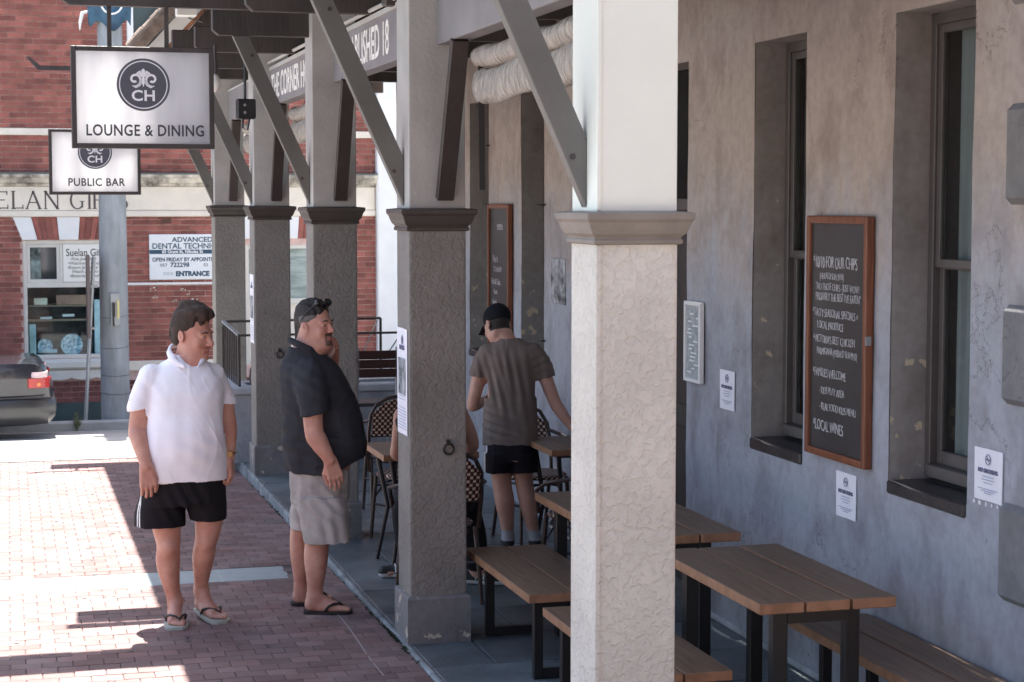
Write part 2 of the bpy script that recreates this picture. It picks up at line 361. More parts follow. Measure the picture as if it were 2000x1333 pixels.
# crossing apron of pale concrete between the brick pavement and the road
ap = MB()
ap.add([(-6, 17.62, gz(17.62) + .006), (1.9, 17.62, gz(17.62) + .006), (1.9, 18.5, gz(18.5) + .006), (-6, 18.5, gz(18.5) + .006)], [(0, 1, 2, 3)])
obj('gutter_apron', ap, mat('pale_concrete', (.5, .5, .48), .85, .12, 2, .2, 50, space='world'), kind='structure')
# bricks of the pavement, one by one: 230 x 115 with 6 mm joints
def box_me(name, sx, sy, sz, bev, m):
    bm = bmesh.new(); bmesh.ops.create_cube(bm, size=1); bmesh.ops.scale(bm, verts=bm.verts, vec=(sx, sy, sz))
    if bev:
        es = [e for e in bm.edges if max(v.co.z for v in e.verts) > 0 and min(v.co.z for v in e.verts) > 0]
        bmesh.ops.bevel(bm, geom=es, offset=bev, segments=1, affect='EDGES')
    me = bpy.data.meshes.new(name); bm.to_mesh(me); bm.free(); me.materials.append(m); return me
PW, PH = .152, .110
me_pav = box_me('paver', PW - .0035, PH - .0055, .03, .003, m_paver)
spots = []; rng = random.Random(3)
def in_strip(y, x): return (11.24 < y < 11.70 and x < 1.66)
ny = int((17.55 - 6.0)/PH)
for j in range(ny):
    y = 6.0 + (j + .5)*PH; off = (j % 2)*PW/2
    x = 1.943 - PW/2 - off
    if off:
        spots.append((1.943 - PW/4, y, .5))
    while x > -3.1:
        if not in_strip(y, x): spots.append((x, y, 1.))
        x -= PW
def key(p): return 0 if (-.25 + (p[1]-8.6)*.0 < p[0] and 8.72 < p[1] < 11.9) else 1
near = sorted([p for p in spots if p[2] == 1. and 8.72 < p[1] and p[0] > -.22], key=lambda p: p[1])[:300]
nearset = set(near)
for (x, y, s) in near:
    o = link('paver', me_pav, pav); o.location = (x, y, gz(y) - .0125 + rng.uniform(-.0016, .0016) + .0); o.rotation_euler = (rng.uniform(-.008, .008), rng.uniform(-.006, .006), rng.uniform(-.006, .006))
pb = MB()
for p in spots:
    if p in nearset: continue
    x, y, s = p; w = (PW*s - .0035)/2; h = (PH - .0055)/2; z = gz(y) + .0025 + rng.uniform(-.0016, .0016); b_ = .004
    pb.add([(x-w, y-h, z-.012), (x+w, y-h, z-.012), (x+w, y+h, z-.012), (x-w, y+h, z-.012), (x-w, y-h, z-b_), (x+w, y-h, z-b_), (x+w, y+h, z-b_), (x-w, y+h, z-b_),
            (x-w+b_, y-h+b_, z), (x+w-b_, y-h+b_, z), (x+w-b_, y+h-b_, z), (x-w+b_, y+h-b_, z)],
           [(8,9,10,11), (4,5,9,8), (5,6,10,9), (6,7,11,10), (7,4,8,11), (0,1,5,4), (1,2,6,5), (2,3,7,6), (3,0,4,7)])
o = obj('paver_field', pb, m_paver, pav); o['kind'] = 'stuff'
# cover strip across the bricks: concrete surround with two metal plates
cs = MB(); cs.box(-3.1, 1.655, 11.25, 11.69, gz(11.5) - .02, gz(11.5) + .001)
cov = obj('drain_strip', cs, mat('pale_drain', (.40, .43, .43), .75, .12, 4, .15, 50, space='world'), pav)
m_plate = mat('drain_plate', (.34, .40, .41), .5, .1, 8, .25, 220, metal=.25, space='world')
for (a, b) in ((.02, .78), (.80, 1.215), (1.235, 1.64)):
    cp = MB(); cp.box(a, b, 11.275, 11.665, gz(11.5) - .001, gz(11.5) + .007); obj('drain_cover', cp, m_plate, pav, bevel=.003)
pit = MB(); pit.box(.20, .68, 16.05, 16.5, gz(16.3) - .02, gz(16.3) + .008)
obj('pit_cover', pit, mat('pit_concrete', (.5, .5, .47), .8, .1, 5, .2, 60, space='world'), pav, bevel=.01)

# ------------------------------------------------------------ verandah floor
vf = MB(); vf.box(1.945, 3.727, 5.05, 18.8, -.30, -.012)
vfo = obj('verandah_floor', vf, m_joint, kind='structure')
rng = random.Random(5)
def slab(x0, x1, y0, y1, m, nm='stone_slab', bev=.006, dz=0, parent=vfo):
    mb = MB(); mb.box(x0 + .003, x1 - .003, y0 + .003, y1 - .003, -.10, dz + rng.uniform(-.0015, .0015)); return obj(nm, mb, m, parent, bevel=bev)
y = 5.05
while y < 18.7:
    L = rng.uniform(.95, 1.3); y1 = min(18.8, y + L)
    mb = MB(); mb.box(1.9445, 1.978, y + .003, y1 - .003, -.28, .003); obj('kerb_stone', mb, m_kerb, vfo, bevel=.012, seg=2)
    y = y1
y = 5.05
while y < 18.7:
    y1 = min(18.8, y + .62)
    xs = [1.980, 2.62, 3.24, 3.725] if int(round(y/.62)) % 2 else [1.980, 2.31, 2.93, 3.725]
    for a, b in zip(xs, xs[1:]): slab(a, b, y, y1, m_blue)
    y = y1
# gum, stains and a scuffed line on the bricks
sp_ = MB(); rng = random.Random(21)
for i in range(150):
    x = rng.uniform(-1, 1.9); y = rng.uniform(8.6, 16); r = rng.uniform(.006, .017); z = gz(y) + .0052
    sp_.add([(x + r*math.cos(a)*rng.uniform(.8, 1.2), y + r*math.sin(a)*rng.uniform(.8, 1.2), z) for a in [k*math.pi/4 for k in range(8)]], [tuple(range(8))])
o = obj('gum_spot', sp_, mat('gum', (.10, .085, .08), .7), pav); o['kind'] = 'stuff'
sp_ = MB()
for i in range(46):
    y = 8.7 + i*.05; x = 1.735 - .012*math.sin(y*3); z = gz(y) + .0056
    if rng.random() < .8: sp_.add([(x - .003, y, z), (x + .003, y, z), (x + .003, y + .046, z), (x - .003, y + .046, z)], [(0, 1, 2, 3)])
o = obj('scuffed_line', sp_, mat('worn_white', (.42, .38, .37), .8), pav); o['kind'] = 'stuff'
# weeds growing in the kerb joint
wd = MB(); rng = random.Random(9)
for i in range(170):
    yy = rng.choice([rng.uniform(9.0, 15.5), rng.gauss(9.5, .25), rng.gauss(12.6, .3)])
    xx = 1.940 + rng.uniform(-.012, .002)
    z0 = gz(yy)
    for k in range(3):
        a = rng.uniform(0, 6.28); r = rng.uniform(.006, .02); h = rng.uniform(.004, .02)
        wd.add([(xx, yy, z0), (xx + r*math.cos(a), yy + r*math.sin(a), z0 + h), (xx + r*math.cos(a+.9), yy + r*math.sin(a+.9), z0 + h*.8)], [(0, 1, 2)])
tag(obj('joint_moss', wd, mat('moss', (.03, .04, .02), .9), kind='stuff'), 'dark moss and weed in the joint along the bluestone kerb', 'moss')
# ------------------------------------------------------------ brick shop across the road (front at Y = 26)
YF = 26.0
shop = thing('brick_shop', (1.3, YF + 3, -.62), 'red brick shop across the road with cream bands and a signwritten frieze', 'building')
BH, BW = .0765, .2165
wl = MB(); wl.box(-9, 14, YF + .012, YF + 6, -.75, 7.5)
# window openings are recessed boxes in front of a dark interior
WN = [(.18, 1.42, .15, 1.78), (3.2, 4.44, .0, 1.70), (1.62, 2.5, 4.28, 5.6)]
mbk = bpy.data.materials.new('brick_far'); mbk.use_nodes = True
n = mbk.node_tree.nodes; l = mbk.node_tree.links
bt = n.new('ShaderNodeTexBrick'); tcg = n.new('ShaderNodeNewGeometry'); sp = n.new('ShaderNodeSeparateXYZ'); cb = n.new('ShaderNodeCombineXYZ')
l.new(tcg.outputs[0], sp.inputs[0]); l.new(sp.outputs[0], cb.inputs[0]); l.new(sp.outputs[2], cb.inputs[1]); l.new(cb.outputs[0], bt.inputs[0])
bt.inputs['Scale'].default_value = 1; bt.inputs['Brick Width'].default_value = BW; bt.inputs['Row Height'].default_value = BH; bt.inputs['Mortar Size'].default_value = .005
bt.inputs['Color1'].default_value = (.33, .085, .065, 1); bt.inputs['Color2'].default_value = (.2, .06, .05, 1); bt.inputs['Mortar'].default_value = (.5, .33, .29, 1)
l.new(bt.outputs[0], n['Principled BSDF'].inputs['Base Color']); n['Principled BSDF'].inputs['Roughness'].default_value = .9
# wall body with holes where the windows are (cells)
def cells(ylo, yhi, xs, zs, hole):
    mb = MB()
    for i in range(len(xs) - 1):
        for j in range(len(zs) - 1):
            cx = (xs[i] + xs[i+1])/2; cz = (zs[j] + zs[j+1])/2
            if not hole(cx, cz): mb.box(xs[i], xs[i+1], ylo, yhi, zs[j], zs[j+1])
    return mb
inw = lambda x, z: any(a < x < b and c < z < d for a, b, c, d in WN)
xs = sorted({-1.6, 6.6, *[w[0] for w in WN], *[w[1] for w in WN]}); zs = sorted({-.75, 7.5, *[w[2] for w in WN], *[w[3] for w in WN]})
obj('wall', cells(YF + .012, YF + .25, xs, zs, inw), m_mortar, shop)
wb = MB(); wb.box(-9, -1.6, YF, YF + .3, -.75, 7.5); wb.box(6.6, 14, YF, YF + .3, -.75, 7.5); wb.box(-9, 14, YF + .9, YF + 8, -.75, 7.5)
obj('side_wall', wb, mbk, shop)
# bricks
ZB = [(3.205, 3.30), (2.098, 2.70), (-.14, .045)]
def zclip(z0, z1):
    for c, d in ZB:
        if z0 >= c and z1 <= d: return None
        if z0 < c < z1: z1 = c
        elif z0 < d < z1: z0 = d
    z0 = max(z0, -.462)
    return (z0, z1) if z1 - z0 > .022 else None
def pieces(a, b, z0, z1):
    cuts = [(5.07, 5.62)] if z0 < 4.3 else []
    for x0, x1, c, d in WN:
        if z1 > c - .05 and z0 < d: cuts.append((x0, x1))
    for x0, c in ((.18, .80), (3.2, 3.82)):                     # flat arches
        if z1 > 1.785 and z0 < 2.098: f = ((z0 + z1)/2 - 1.785)/.311; hw = .62*(1 + .19*f) + .004; cuts.append((c - hw, c + hw))
    if z1 > -.13 and z0 < .12: cuts += [(.14, 1.46), (3.15, 4.5)]
    out = [(a, b)]
    for c, d in cuts:
        nx_ = []
        for p, q in out:
            if q <= c or p >= d: nx_.append((p, q)); continue
            if p < c: nx_.append((p, c))
            if q > d: nx_.append((d, q))
        out = nx_
    return [(p, q) for p, q in out if q - p > .035]
bm_me = {}
def brick_mesh(w, h):
    k = (round(w, 3), round(h, 3))
    if k not in bm_me:
        bm = bmesh.new(); bmesh.ops.create_cube(bm, size=1); bmesh.ops.scale(bm, verts=bm.verts, vec=(w - .012, .03, h - .014))
        me = bpy.data.meshes.new('brick'); bm.to_mesh(me); bm.free(); me.materials.append(m_brick); bm_me[k] = me
    return bm_me[k]
rng = random.Random(11); rows = []
j = 0; z = -.62
while z < 7.4:
    zz_ = zclip(z, z + BH)
    if zz_:
        x = -1.58 - (j % 2)*BW/2
        while x < 6.5:
            for (a, b) in pieces(x, x + BW, *zz_):
                if a > -1.59: rows.append((a, b, zz_[0], zz_[1]))
            x += BW
    z += BH; j += 1
vis = [r for r in rows if -.06 < r[0] < 1.0 and 3.3 <= r[2] < 5.0] + [r for r in rows if 1.5 < r[0] < 2.7 and .05 < r[2] < 2.1]
seen = set(vis[:300]); rest = MB(); lo = MB()
for r in rows:
    a, b, z0, z1 = r; dy = rng.uniform(-.003, .003)
    if r in seen:
        o = link('brick', brick_mesh(b - a, z1 - z0), shop, Vector(((a + b)/2, YF + .006 + dy, (z0 + z1)/2)) - org(shop))
    else:
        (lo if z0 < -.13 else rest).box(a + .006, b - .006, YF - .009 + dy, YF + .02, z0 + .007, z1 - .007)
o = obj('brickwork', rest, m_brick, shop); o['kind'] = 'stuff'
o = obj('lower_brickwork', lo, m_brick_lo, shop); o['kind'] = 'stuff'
# bands and cornices
def band(nm, x0, x1, z0, z1, out, m, bev=.006):
    mb = MB(); mb.box(x0, x1, YF - out, YF + .03, z0, z1); return obj(nm, mb, m, shop, bevel=bev)
band('string_course', -1.6, 5.07, 3.205, 3.30, .035, m_cream)
band('plinth', -1.6, 6.6, -.95, -.462, .03, m_green)
fr = band('frieze', -1.6, 5.06, 2.185, 2.512, .02, m_cream)
band('frieze_moulding', -1.6, 5.065, 2.098, 2.183, .05, m_cream, .012)
cor = MB(); cor.prism([(.02, 0), (.02, .165), (-.17, .165), (-.17, .13), (-.13, .105), (-.10, .05), (-.05, .03), (-.035, 0)], (6.67, 0, 0), (-1.6, YF, 2.514), (0, 1, 0), (0, 0, 1))
obj('cornice', cor, m_corn, shop)
ld = MB(); ld.box(-1.6, 5.07, YF - .18, YF + .02, 2.681, 2.70); obj('cornice_flashing', ld, mat('lead_flashing', (.09, .12, .12), .5), shop)
band('sill_band', -1.6, .14, -.035, .045, .03, m_cream); band('sill_band', 1.46, 3.15, -.035, .10, .03, m_cream); band('sill_band', 4.5, 5.06, -.035, .10, .03, m_cream)
band('thin_band', 1.46, 3.14, 1.152, 1.186, .02, m_white, .003)
band('pilaster', 5.07, 5.62, -.46, 4.3, .14, m_white, .02)
# flat arches: white wedges and brick voussoirs
def wedge(nm, x0, x1, x2, x3, out, m):
    mb = MB(); mb.prism([(x0, 1.785), (x1, 1.785), (x2, 2.096), (x3, 2.096)], (0, -out - .02, 0), (0, YF + .02, 0)); return obj(nm, mb, m, shop, bevel=.004)
for x0 in (.18, 3.2):
    L = 1.24; c = x0 + L/2; T = lambda u: c + (u - c)*1.19      # top is wider than the springing
    ed = [0, .20, .49, .745, 1.04, L]; ed = [x0 + e for e in ed]
    for i in range(5):
        a, b = ed[i], ed[i + 1]
        if i % 2 == 0: wedge('voussoir_block', a, b, T(b), T(a), .03, m_white)
        else:
            k = 4
            for q in range(k):
                p0, p1 = a + (b - a)*q/k + .004, a + (b - a)*(q + 1)/k - .004
                wedge('voussoir_brick', p0, p1, T(p1), T(p0), .012, m_brick)
# lettering along the frieze: serif capitals cut from bars
m_fr = mat('frieze_ink', (.10, .085, .08), .7)
def serif(s, x, z, h, w, y):
    mb = MB(); th = h*.12; tn = h*.055; sf = h*.10
    def V(px, t=th): mb.box(x + px - t/2, x + px + t/2, y - .004, y, z, z + h); mb.box(x + px - t/2 - sf*.6, x + px + t/2 + sf*.6, y - .0038, y, z - .001, z + tn*.7); mb.box(x + px - t/2 - sf*.6, x + px + t/2 + sf*.6, y - .0038, y, z + h - tn*.7, z + h + .001)
    def B(x0, z0, x1, z1, t): mb.bar((x + x0, y - .002, z + z0), (x + x1, y - .002, z + z1), .004, t, up=(0, 0, 1) if abs(x1 - x0) > abs(z1 - z0) else (1, 0, 0))
    def arc(cx, cz, rx, rz, a0, a1, t0=tn, t1=th):
        N = 18; P = []
        for i in range(N + 1):
            a = R_(a0 + (a1 - a0)*i/N); t = t0 + (t1 - t0)*abs(math.cos(a)); P.append((a, t))
        for (a, t), (b, t2) in zip(P, P[1:]):
            q = lambda an, tt, s_: (x + cx + (rx + s_*tt/2)*math.cos(an), y - .003, z + cz + (rz + s_*tt/2)*math.sin(an))
            mb.add([q(a, t, -1), q(a, t, 1), q(b, t2, 1), q(b, t2, -1)], [(0, 1, 2, 3)])
    for ch in s:
        if ch == ' ': x += w*.50; continue
        if ch == 'S': arc(w*.33, h*.74, w*.24, h*.24, 20, 270); arc(w*.33, h*.25, w*.26, h*.24, 90, -160); x += w*.82
        elif ch == 'U': V(w*.12); V(w*.72, tn*1.2); arc(w*.42, h*.3, w*.30, h*.29, 180, 360); x += w*1.0
        elif ch == 'E': V(w*.12); B(w*.12, h - tn, w*.62, h - tn, tn); B(w*.12, h*.5, w*.5, h*.5, tn); B(w*.12, tn, w*.66, tn, tn); B(w*.62, h, w*.62, h*.78, tn); B(w*.66, 0, w*.66, h*.24, tn); x += w*.86
        elif ch == 'L': V(w*.12); B(w*.12, tn, w*.66, tn, tn); B(w*.66, 0, w*.66, h*.24, tn); x += w*.82
        elif ch == 'A': B(w*.06, 0, w*.44, h, tn*1.3); B(w*.82, 0, w*.42, h, th); B(w*.2, h*.36, w*.66, h*.36, tn); B(-w*.02, tn*.3, w*.16, tn*.3, tn*.7); B(w*.68, tn*.3, w*.94, tn*.3, tn*.7); x += w*1.02
        elif ch == 'N': V(w*.12, tn*1.3); V(w*.82, tn*1.3); B(w*.1, h, w*.82, 0, th); x += w*1.0
        elif ch == 'G': arc(w*.46, h*.5, w*.38, h*.49, 42, 318); V(w*.76, th*.9) if False else B(w*.74, 0.02, w*.74, h*.42, th*.9); B(w*.60, h*.42, w*.88, h*.42, tn*.8); x += w*1.02
        elif ch == 'I': V(w*.14); x += w*.32
        elif ch == 'F': V(w*.12); B(w*.12, h - tn, w*.6, h - tn, tn); B(w*.12, h*.5, w*.46, h*.5, tn); B(w*.6, h, w*.6, h*.78, tn); x += w*.74
        elif ch == 'T': V(w*.34); B(w*.02, h - tn, w*.66, h - tn, tn); B(w*.02, h, w*.02, h*.78, tn); B(w*.66, h, w*.66, h*.78, tn); x += w*.68
    return mb
obj('lettering', serif('SUELAN GIFTS', -.57, 2.205, .245, .230, YF - .0205), m_fr, fr)
# big shop window
def frame_rect(x0, x1, z0, z1, w, y0, y1):
    mb = MB(); mb.box(x0, x0 + w, y0, y1, z0, z1); mb.box(x1 - w, x1, y0, y1, z0, z1); mb.box(x0 + w, x1 - w, y0, y1, z1 - w, z1); mb.box(x0 + w, x1 - w, y0, y1, z0, z0 + w); return mb
m_frame = mat('window_frame_cream', (.66, .63, .56), .6, .08, 4, .1, 40, space='world')
win = obj('window', frame_rect(.18, 1.42, .15, 1.78, .055, YF + .02, YF + .10), m_frame, shop, bevel=.006)
tr = MB(); tr.box(.235, 1.365, YF + .025, YF + .1, 1.13, 1.20); obj('transom', tr, m_frame, win, bevel=.005)
mu = MB(); mu.box(.675, .715, YF + .025, YF + .1, 1.20, 1.725); obj('mullion', mu, m_frame, win, bevel=.005)
obj('small_sash', frame_rect(.235, .675, 1.20, 1.725, .045, YF + .035, YF + .085), m_frame, win, bevel=.004)
m_pane = bpy.data.materials.new('clear_pane'); m_pane.use_nodes = True
n = m_pane.node_tree.nodes; l = m_pane.node_tree.links; n.remove(n['Principled BSDF'])
tb = n.new('ShaderNodeBsdfTransparent'); gb = n.new('ShaderNodeBsdfGlossy'); gb.inputs['Roughness'].default_value = .03; tb.inputs[0].default_value = (.88, .95, .95, 1)
fz = n.new('ShaderNodeFresnel'); fz.inputs[0].default_value = 1.5; ms = n.new('ShaderNodeMixShader'); fa = n.new('ShaderNodeMath'); fa.operation = 'MULTIPLY_ADD'; fa.inputs[1].default_value = .8; fa.inputs[2].default_value = .0
gp_ = n.new('ShaderNodeNewGeometry'); bf_ = n.new('ShaderNodeMath'); bf_.operation = 'SUBTRACT'; bf_.inputs[0].default_value = 1.; l.new(gp_.outputs['Backfacing'], bf_.inputs[1]); bm_ = n.new('ShaderNodeMath'); bm_.operation = 'MULTIPLY'; l.new(fz.outputs[0], fa.inputs[0]); l.new(fa.outputs[0], bm_.inputs[0]); l.new(bf_.outputs[0], bm_.inputs[1]); l.new(bm_.outputs[0], ms.inputs[0]); l.new(tb.outputs[0], ms.inputs[1]); l.new(gb.outputs[0], ms.inputs[2]); l.new(ms.outputs[0], n['Material Output'].inputs[0])
pn = MB(); pn.box(.235, 1.365, YF + .06, YF + .066, .205, 1.13); obj('pane', pn, m_pane, win)
pn = MB(); pn.box(.28, .63, YF + .06, YF + .066, 1.245, 1.68); obj('pane', pn, m_glassb, win)
lead = mat('stained_light', (.25, .33, .31), .4, .9, 9, 0, col2=(.01, .02, .018), space='world')
pn = MB(); pn.box(.285, .42, YF + .052, YF + .059, 1.25, 1.675); obj('leadlight', pn, lead, win)
sl = MB(); sl.prism([(.05, 0), (.05, .15), (-.02, .15), (-.09, .11), (-.09, .04), (-.03, 0)], (1.32, 0, 0), (.14, YF, -.005), (0, 1, 0), (0, 0, 1)); obj('sill', sl, m_frame, shop)
sc = MB()
P = [(.14, -.008)]
for i in range(0, 49):
    u = i/48; P.append((.14 + 1.32*u, -.105 - .035*abs(math.sin(u*math.pi*4))**.6))
P.append((1.46, -.008))
sc.prism(P, (0, .05, 0), (0, YF - .06, 0)); obj('scalloped_apron', sc, m_frame, shop)
# room behind the shop window
rm = MB(); rm.box(.15, 1.45, YF + .85, YF + .88, 0, 1.9); rm.box(.15, 1.45, YF + .25, YF + .88, .10, .14); rm.box(.13, .15, YF + .25, YF + .9, .1, 1.9); rm.box(1.45, 1.47, YF + .25, YF + .9, .1, 1.9)
obj('display_recess', rm, mat('display_backing', (.16, .20, .22), .8, .5, 5, 0, space='world'), shop)
sh = MB(); sh.box(.24, 1.1, YF + .14, YF + .6, .86, .885); sh.box(.24, 1.1, YF + .14, YF + .6, .66, .69)
obj('display_shelf', sh, mat('shelf', (.25, .18, .12), .5), shop)
m_porc = mat('blue_porcelain', (.72, .88, .92), .25, .0, 22, 0, col2=(.08, .18, .28))
for k, (px, r, pz) in enumerate(((.46, .10, .32), (.82, .15, .33))):
    pl = MB(); prof = [(.0, .0), (r*.55, .0), (r, -.028), (r, -.034), (r*.5, -.010), (0, -.008)]
    pl.lathe(prof, (px, YF + .20, pz), 28, 'Y')
    tag(obj('display_plate', pl, m_porc, smooth='auto'), ['small round blue and white plate at the left of the shop window', 'large round blue and white plate in the middle of the shop window'][k], 'plate')
for k, (a, b, c, d, mm, lb) in enumerate(((1.13, 1.36, .2, .95, (.75, .88, .92), 'tall pale blue poster box at the right of the shop window'), (.25, .34, .2, .62, (.55, .72, .72), 'narrow pale green box at the left edge of the shop window'),
        (.36, .62, .22, .27, (.5, .6, .65), 'low white box under the small plate in the shop window'), (.32, .50, .885, .98, (.75, .70, .55), 'small cream box on the upper shelf of the shop window'), (.62, 1.05, .885, 1.02, (.45, .25, .18), 'long brown box on the upper shelf of the shop window'))):
    bx = MB(); bx.box(a, b, YF + .16, YF + .26, c, d); tag(obj('display_box', bx, mat('boxes%d' % k, mm, .6, .25, 6, 0), bevel=.005), lb, 'box')
for k, (a, b, z_) in enumerate(((.40, .56, .70), (.70, .86, .735))):
    bx = MB(); bx.bar((a, YF + .18, z_), (b, YF + .18, z_ + .004), .02, .035); tag(obj('price_card', bx, m_white), ['white price card on the lower shelf near the left', 'white price card on the lower shelf near the middle'][k], 'card')
# sign board filling the right light of the window
sg = MB(); sg.box(.718, 1.363, YF + .018, YF + .052, 1.205, 1.722)
sgo = tag(obj('window_sign', sg, mat('ivory_board', (.80, .78, .72), .6), bevel=.003), 'ivory painted board in the upper right light of the shop window', 'sign')
m_dk = mat('dark_print', (.035, .035, .04), .8)
yt = YF + .0175
text('Suelan Gifts', .145, m_dk, (.755, yt, 1.56), FACE_CAM, sgo, sx=.78, bold=.001)
for i, (s, dx) in enumerate((('•Fine Jewellery', .04), ('•Watches & Clocks', .01), ('•Expert Jewellery', .0), ('Watch Repairs', .06), ('•Batteries Fitted', .03))):
    text(s, .062, m_dk, (.765 + dx, yt, 1.50 - i*.058), FACE_CAM, sgo, shear=.35, sx=.95)
# side window with a pale blind and boarded lower half
win2 = obj('window', frame_rect(3.2, 4.44, 0, 1.70, .06, YF + .02, YF + .10), m_frame, shop, bevel=.006)
tr = MB(); tr.box(3.26, 4.38, YF + .02, YF + .1, .86, .94); obj('transom', tr, m_frame, win2, bevel=.005)
pn = MB(); pn.box(3.26, 4.38, YF + .06, YF + .066, .94, 1.64); obj('pane', pn, mat('blind_glass', (.42, .48, .44), .25, .4, 2, 0, space='world', col2=(.14, .19, .17), stretch=(1, 1, 5)), win2)
pn = MB(); pn.box(3.26, 4.38, YF + .05, YF + .07, .06, .86); obj('panel', pn, m_cream, win2)
win3 = obj('window', frame_rect(1.62, 2.5, 4.28, 5.6, .09, YF + .0, YF + .10), m_white, shop, bevel=.006)
pn = MB(); pn.box(1.71, 2.41, YF + .06, YF + .066, 4.37, 5.51); obj('pane', pn, m_glassb, win3)
vt = MB(); vt.box(2.05, 2.19, YF - .014, YF + .01, 2.0, 2.075); vo = obj('air_vent', vt, mat('vent_brick', (.16, .07, .05), .8), shop)
vh = MB()
for i in range(5):
    for k in range(3): vh.box(2.062 + i*.025, 2.076 + i*.025, YF - .016, YF - .0135, 2.01 + k*.021, 2.022 + k*.021)
obj('vent_slot', vh, m_black, vo)
# dental sign
dn = MB(); dn.box(1.875, 3.12, YF - .045, YF - .016, 1.222, 1.855)
dno = tag(obj('wall_sign', dn, mat('sign_white', (.78, .80, .80), .4, .04, 3, 0), bevel=.02, seg=2), 'white wall sign with blue print on the brick shop', 'sign')
m_navy = mat('navy_print', (.03, .075, .12), .7)
bb = MB(); bb.box(1.878, 3.117, YF - .0475, YF - .0455, 1.582, 1.638); obj('blue_bar', bb, m_navy, dno)
yt = YF - .0465
text('ADVANCED', .094, m_navy, (2.19, yt, 1.748), FACE_CAM, dno, sx=1.10, bold=.002)
text('DENTAL TECHNICIAN', .106, m_navy, (1.915, yt, 1.655), FACE_CAM, dno, sx=1.0, bold=.002)
text('65 Grant St, Nikolas St', .060, mat('white_print', (.8, .8, .8), .7), (2.05, YF - .0485, 1.593), FACE_CAM, dno, bold=.002)
text('OPEN FRIDAY BY APPOINTMENT', .076, m_navy, (1.915, yt, 1.478), FACE_CAM, dno, sx=.88, bold=.002)
text('057', .062, m_navy, (2.02, yt, 1.405), FACE_CAM, dno, sx=1.1); text('722298', .088, m_navy, (2.16, yt, 1.40), FACE_CAM, dno, bold=.002); text('03', .062, m_navy, (2.62, yt, 1.405), FACE_CAM, dno)
text('ENTRANCE', .090, m_navy, (2.235, yt, 1.275), FACE_CAM, dno, bold=.005); text('»»»', .10, mat('pale_blue_print', (.35, .45, .52), .7), (2.06, yt, 1.285), FACE_CAM, dno)
# leftover blobs of glue where letters were taken off
gl = MB(); rng = random.Random(4)
for (x0, z0, k) in ((1.86, 1.10, 8), (1.87, 1.0, 3), (2.12, .93, 4), (2.3, 1.08, 5), (2.35, 1.0, 2), (2.45, .96, 3)):
    for i in range(k):
        x = x0 + rng.uniform(0, .12); z = z0 + rng.uniform(-.03, .03); r = rng.uniform(.006, .014); gl.box(x - r, x + r*1.4, YF - .018, YF - .008, z - r*.6, z + r*.6)
o = obj('glue_mark', gl, m_cream, shop); o['kind'] = 'stuff'

# ------------------------------------------------------------ street pole, banner, leaning post, weed
m_pole = mat('weathered_concrete', (.31, .34, .36), .8, .0, 2.3, .3, 30, col2=(.20, .215, .22), space='world', stretch=(2.5, 2.5, .7), detail=8)
px, py = 1.312, 24.55
pole = thing('utility_pole', (px, py, -.515), 'grey concrete utility pole standing at the far kerb behind the hanging signs', 'pole')
mb = MB(); mb.tube([(px, py, -.75), (px, py, 1.5), (px, py, 4.4), (px, py, 8.5)], [.188, .180, .158, .13], 32); obj('shaft', mb, m_pole, pole, smooth='auto')
for z, mm in ((2.05, 'w'), (1.42, 'w'), (.82, 'b'), (.42, 'b'), (.06, 'b'), (-.18, 'b')):
    mb = MB(); r = .1895 - .006*(z + .5)
    mb.tube([(px + r*math.cos(a), py + r*math.sin(a), z + .02*math.sin(a*1.0 + z)) for a in [i*math.pi/12 for i in range(24)]], .0032, 6, closed=True)
    obj('strap', mb, m_galv if mm == 'w' else m_black, pole)
mb = MB(); mb.box(px - .055, px + .06, py - .215, py - .17, .70, 1.12); obj('bracket_plate', mb, m_galv, pole, bevel=.004)
mb = MB(); mb.box(px - .035, px + .0, py - .25, py - .215, .82, 1.0); mb.tube([(px - .02, py - .235, 1.0), (px - .02, py - .235, .70)], .012, 8); obj('clamp', mb, m_black, pole)
mb = MB(); mb.box(px + .03, px + .055, py - .23, py - .216, .80, 1.03); obj('number_plate', mb, mat('yellow_plate', (.6, .52, .2), .5), pole)
mb = MB(); N = 17
for i in range(N):
    a = math.pi*(1.0 + i/(N - 1)); 
    zl = 4.64 - .06*math.sin(i*.9) - .10*math.sin(math.pi*i/(N - 1))
    r = .27; mb.v += [(px + r*math.cos(a), py + .75*r*math.sin(a), zl), (px + r*1.04*math.cos(a), py + .8*r*math.sin(a), zl + .25), (px + r*math.cos(a), py + .75*r*math.sin(a), zl + 1.0)]
for i in range(N - 1):
    for k in range(2): mb.f.append((3*i + k, 3*i + 3 + k, 3*i + 4 + k, 3*i + 1 + k))
ban = obj('street_banner', mb, mat('banner_blue', (.012, .035, .075), .7, .0, 3, .2, 20, col2=(.05, .14, .22)), smooth='auto')
sol = ban.modifiers.new('thick', 'SOLIDIFY'); sol.thickness = .006
tag(ban, 'dark blue cloth banner with white ring wrapped round the utility pole top', 'banner')
mb = MB(); mb.tube([(px + .02 + .14*math.cos(a), py - .225 - .0*math.sin(a), 4.86 + .16*math.sin(a)) for a in [i*math.pi/10 for i in range(20)]], .014, 6, closed=True); obj('emblem_ring', mb, m_white, ban)
mb = MB(); mb.tube([(px - .27, py - .02, 4.74), (px - .34, py - .03, 4.72), (px - .37, py - .03, 4.60), (px - .375, py - .03, 4.50)], [.02, .03, .022, .006], 6); obj('tassel', mb, m_white, ban)
lp = thing('sign_post', (.908, 24.35, -.515), 'thin leaning galvanised sign post with an edge-on plate beside the pole', 'sign post')
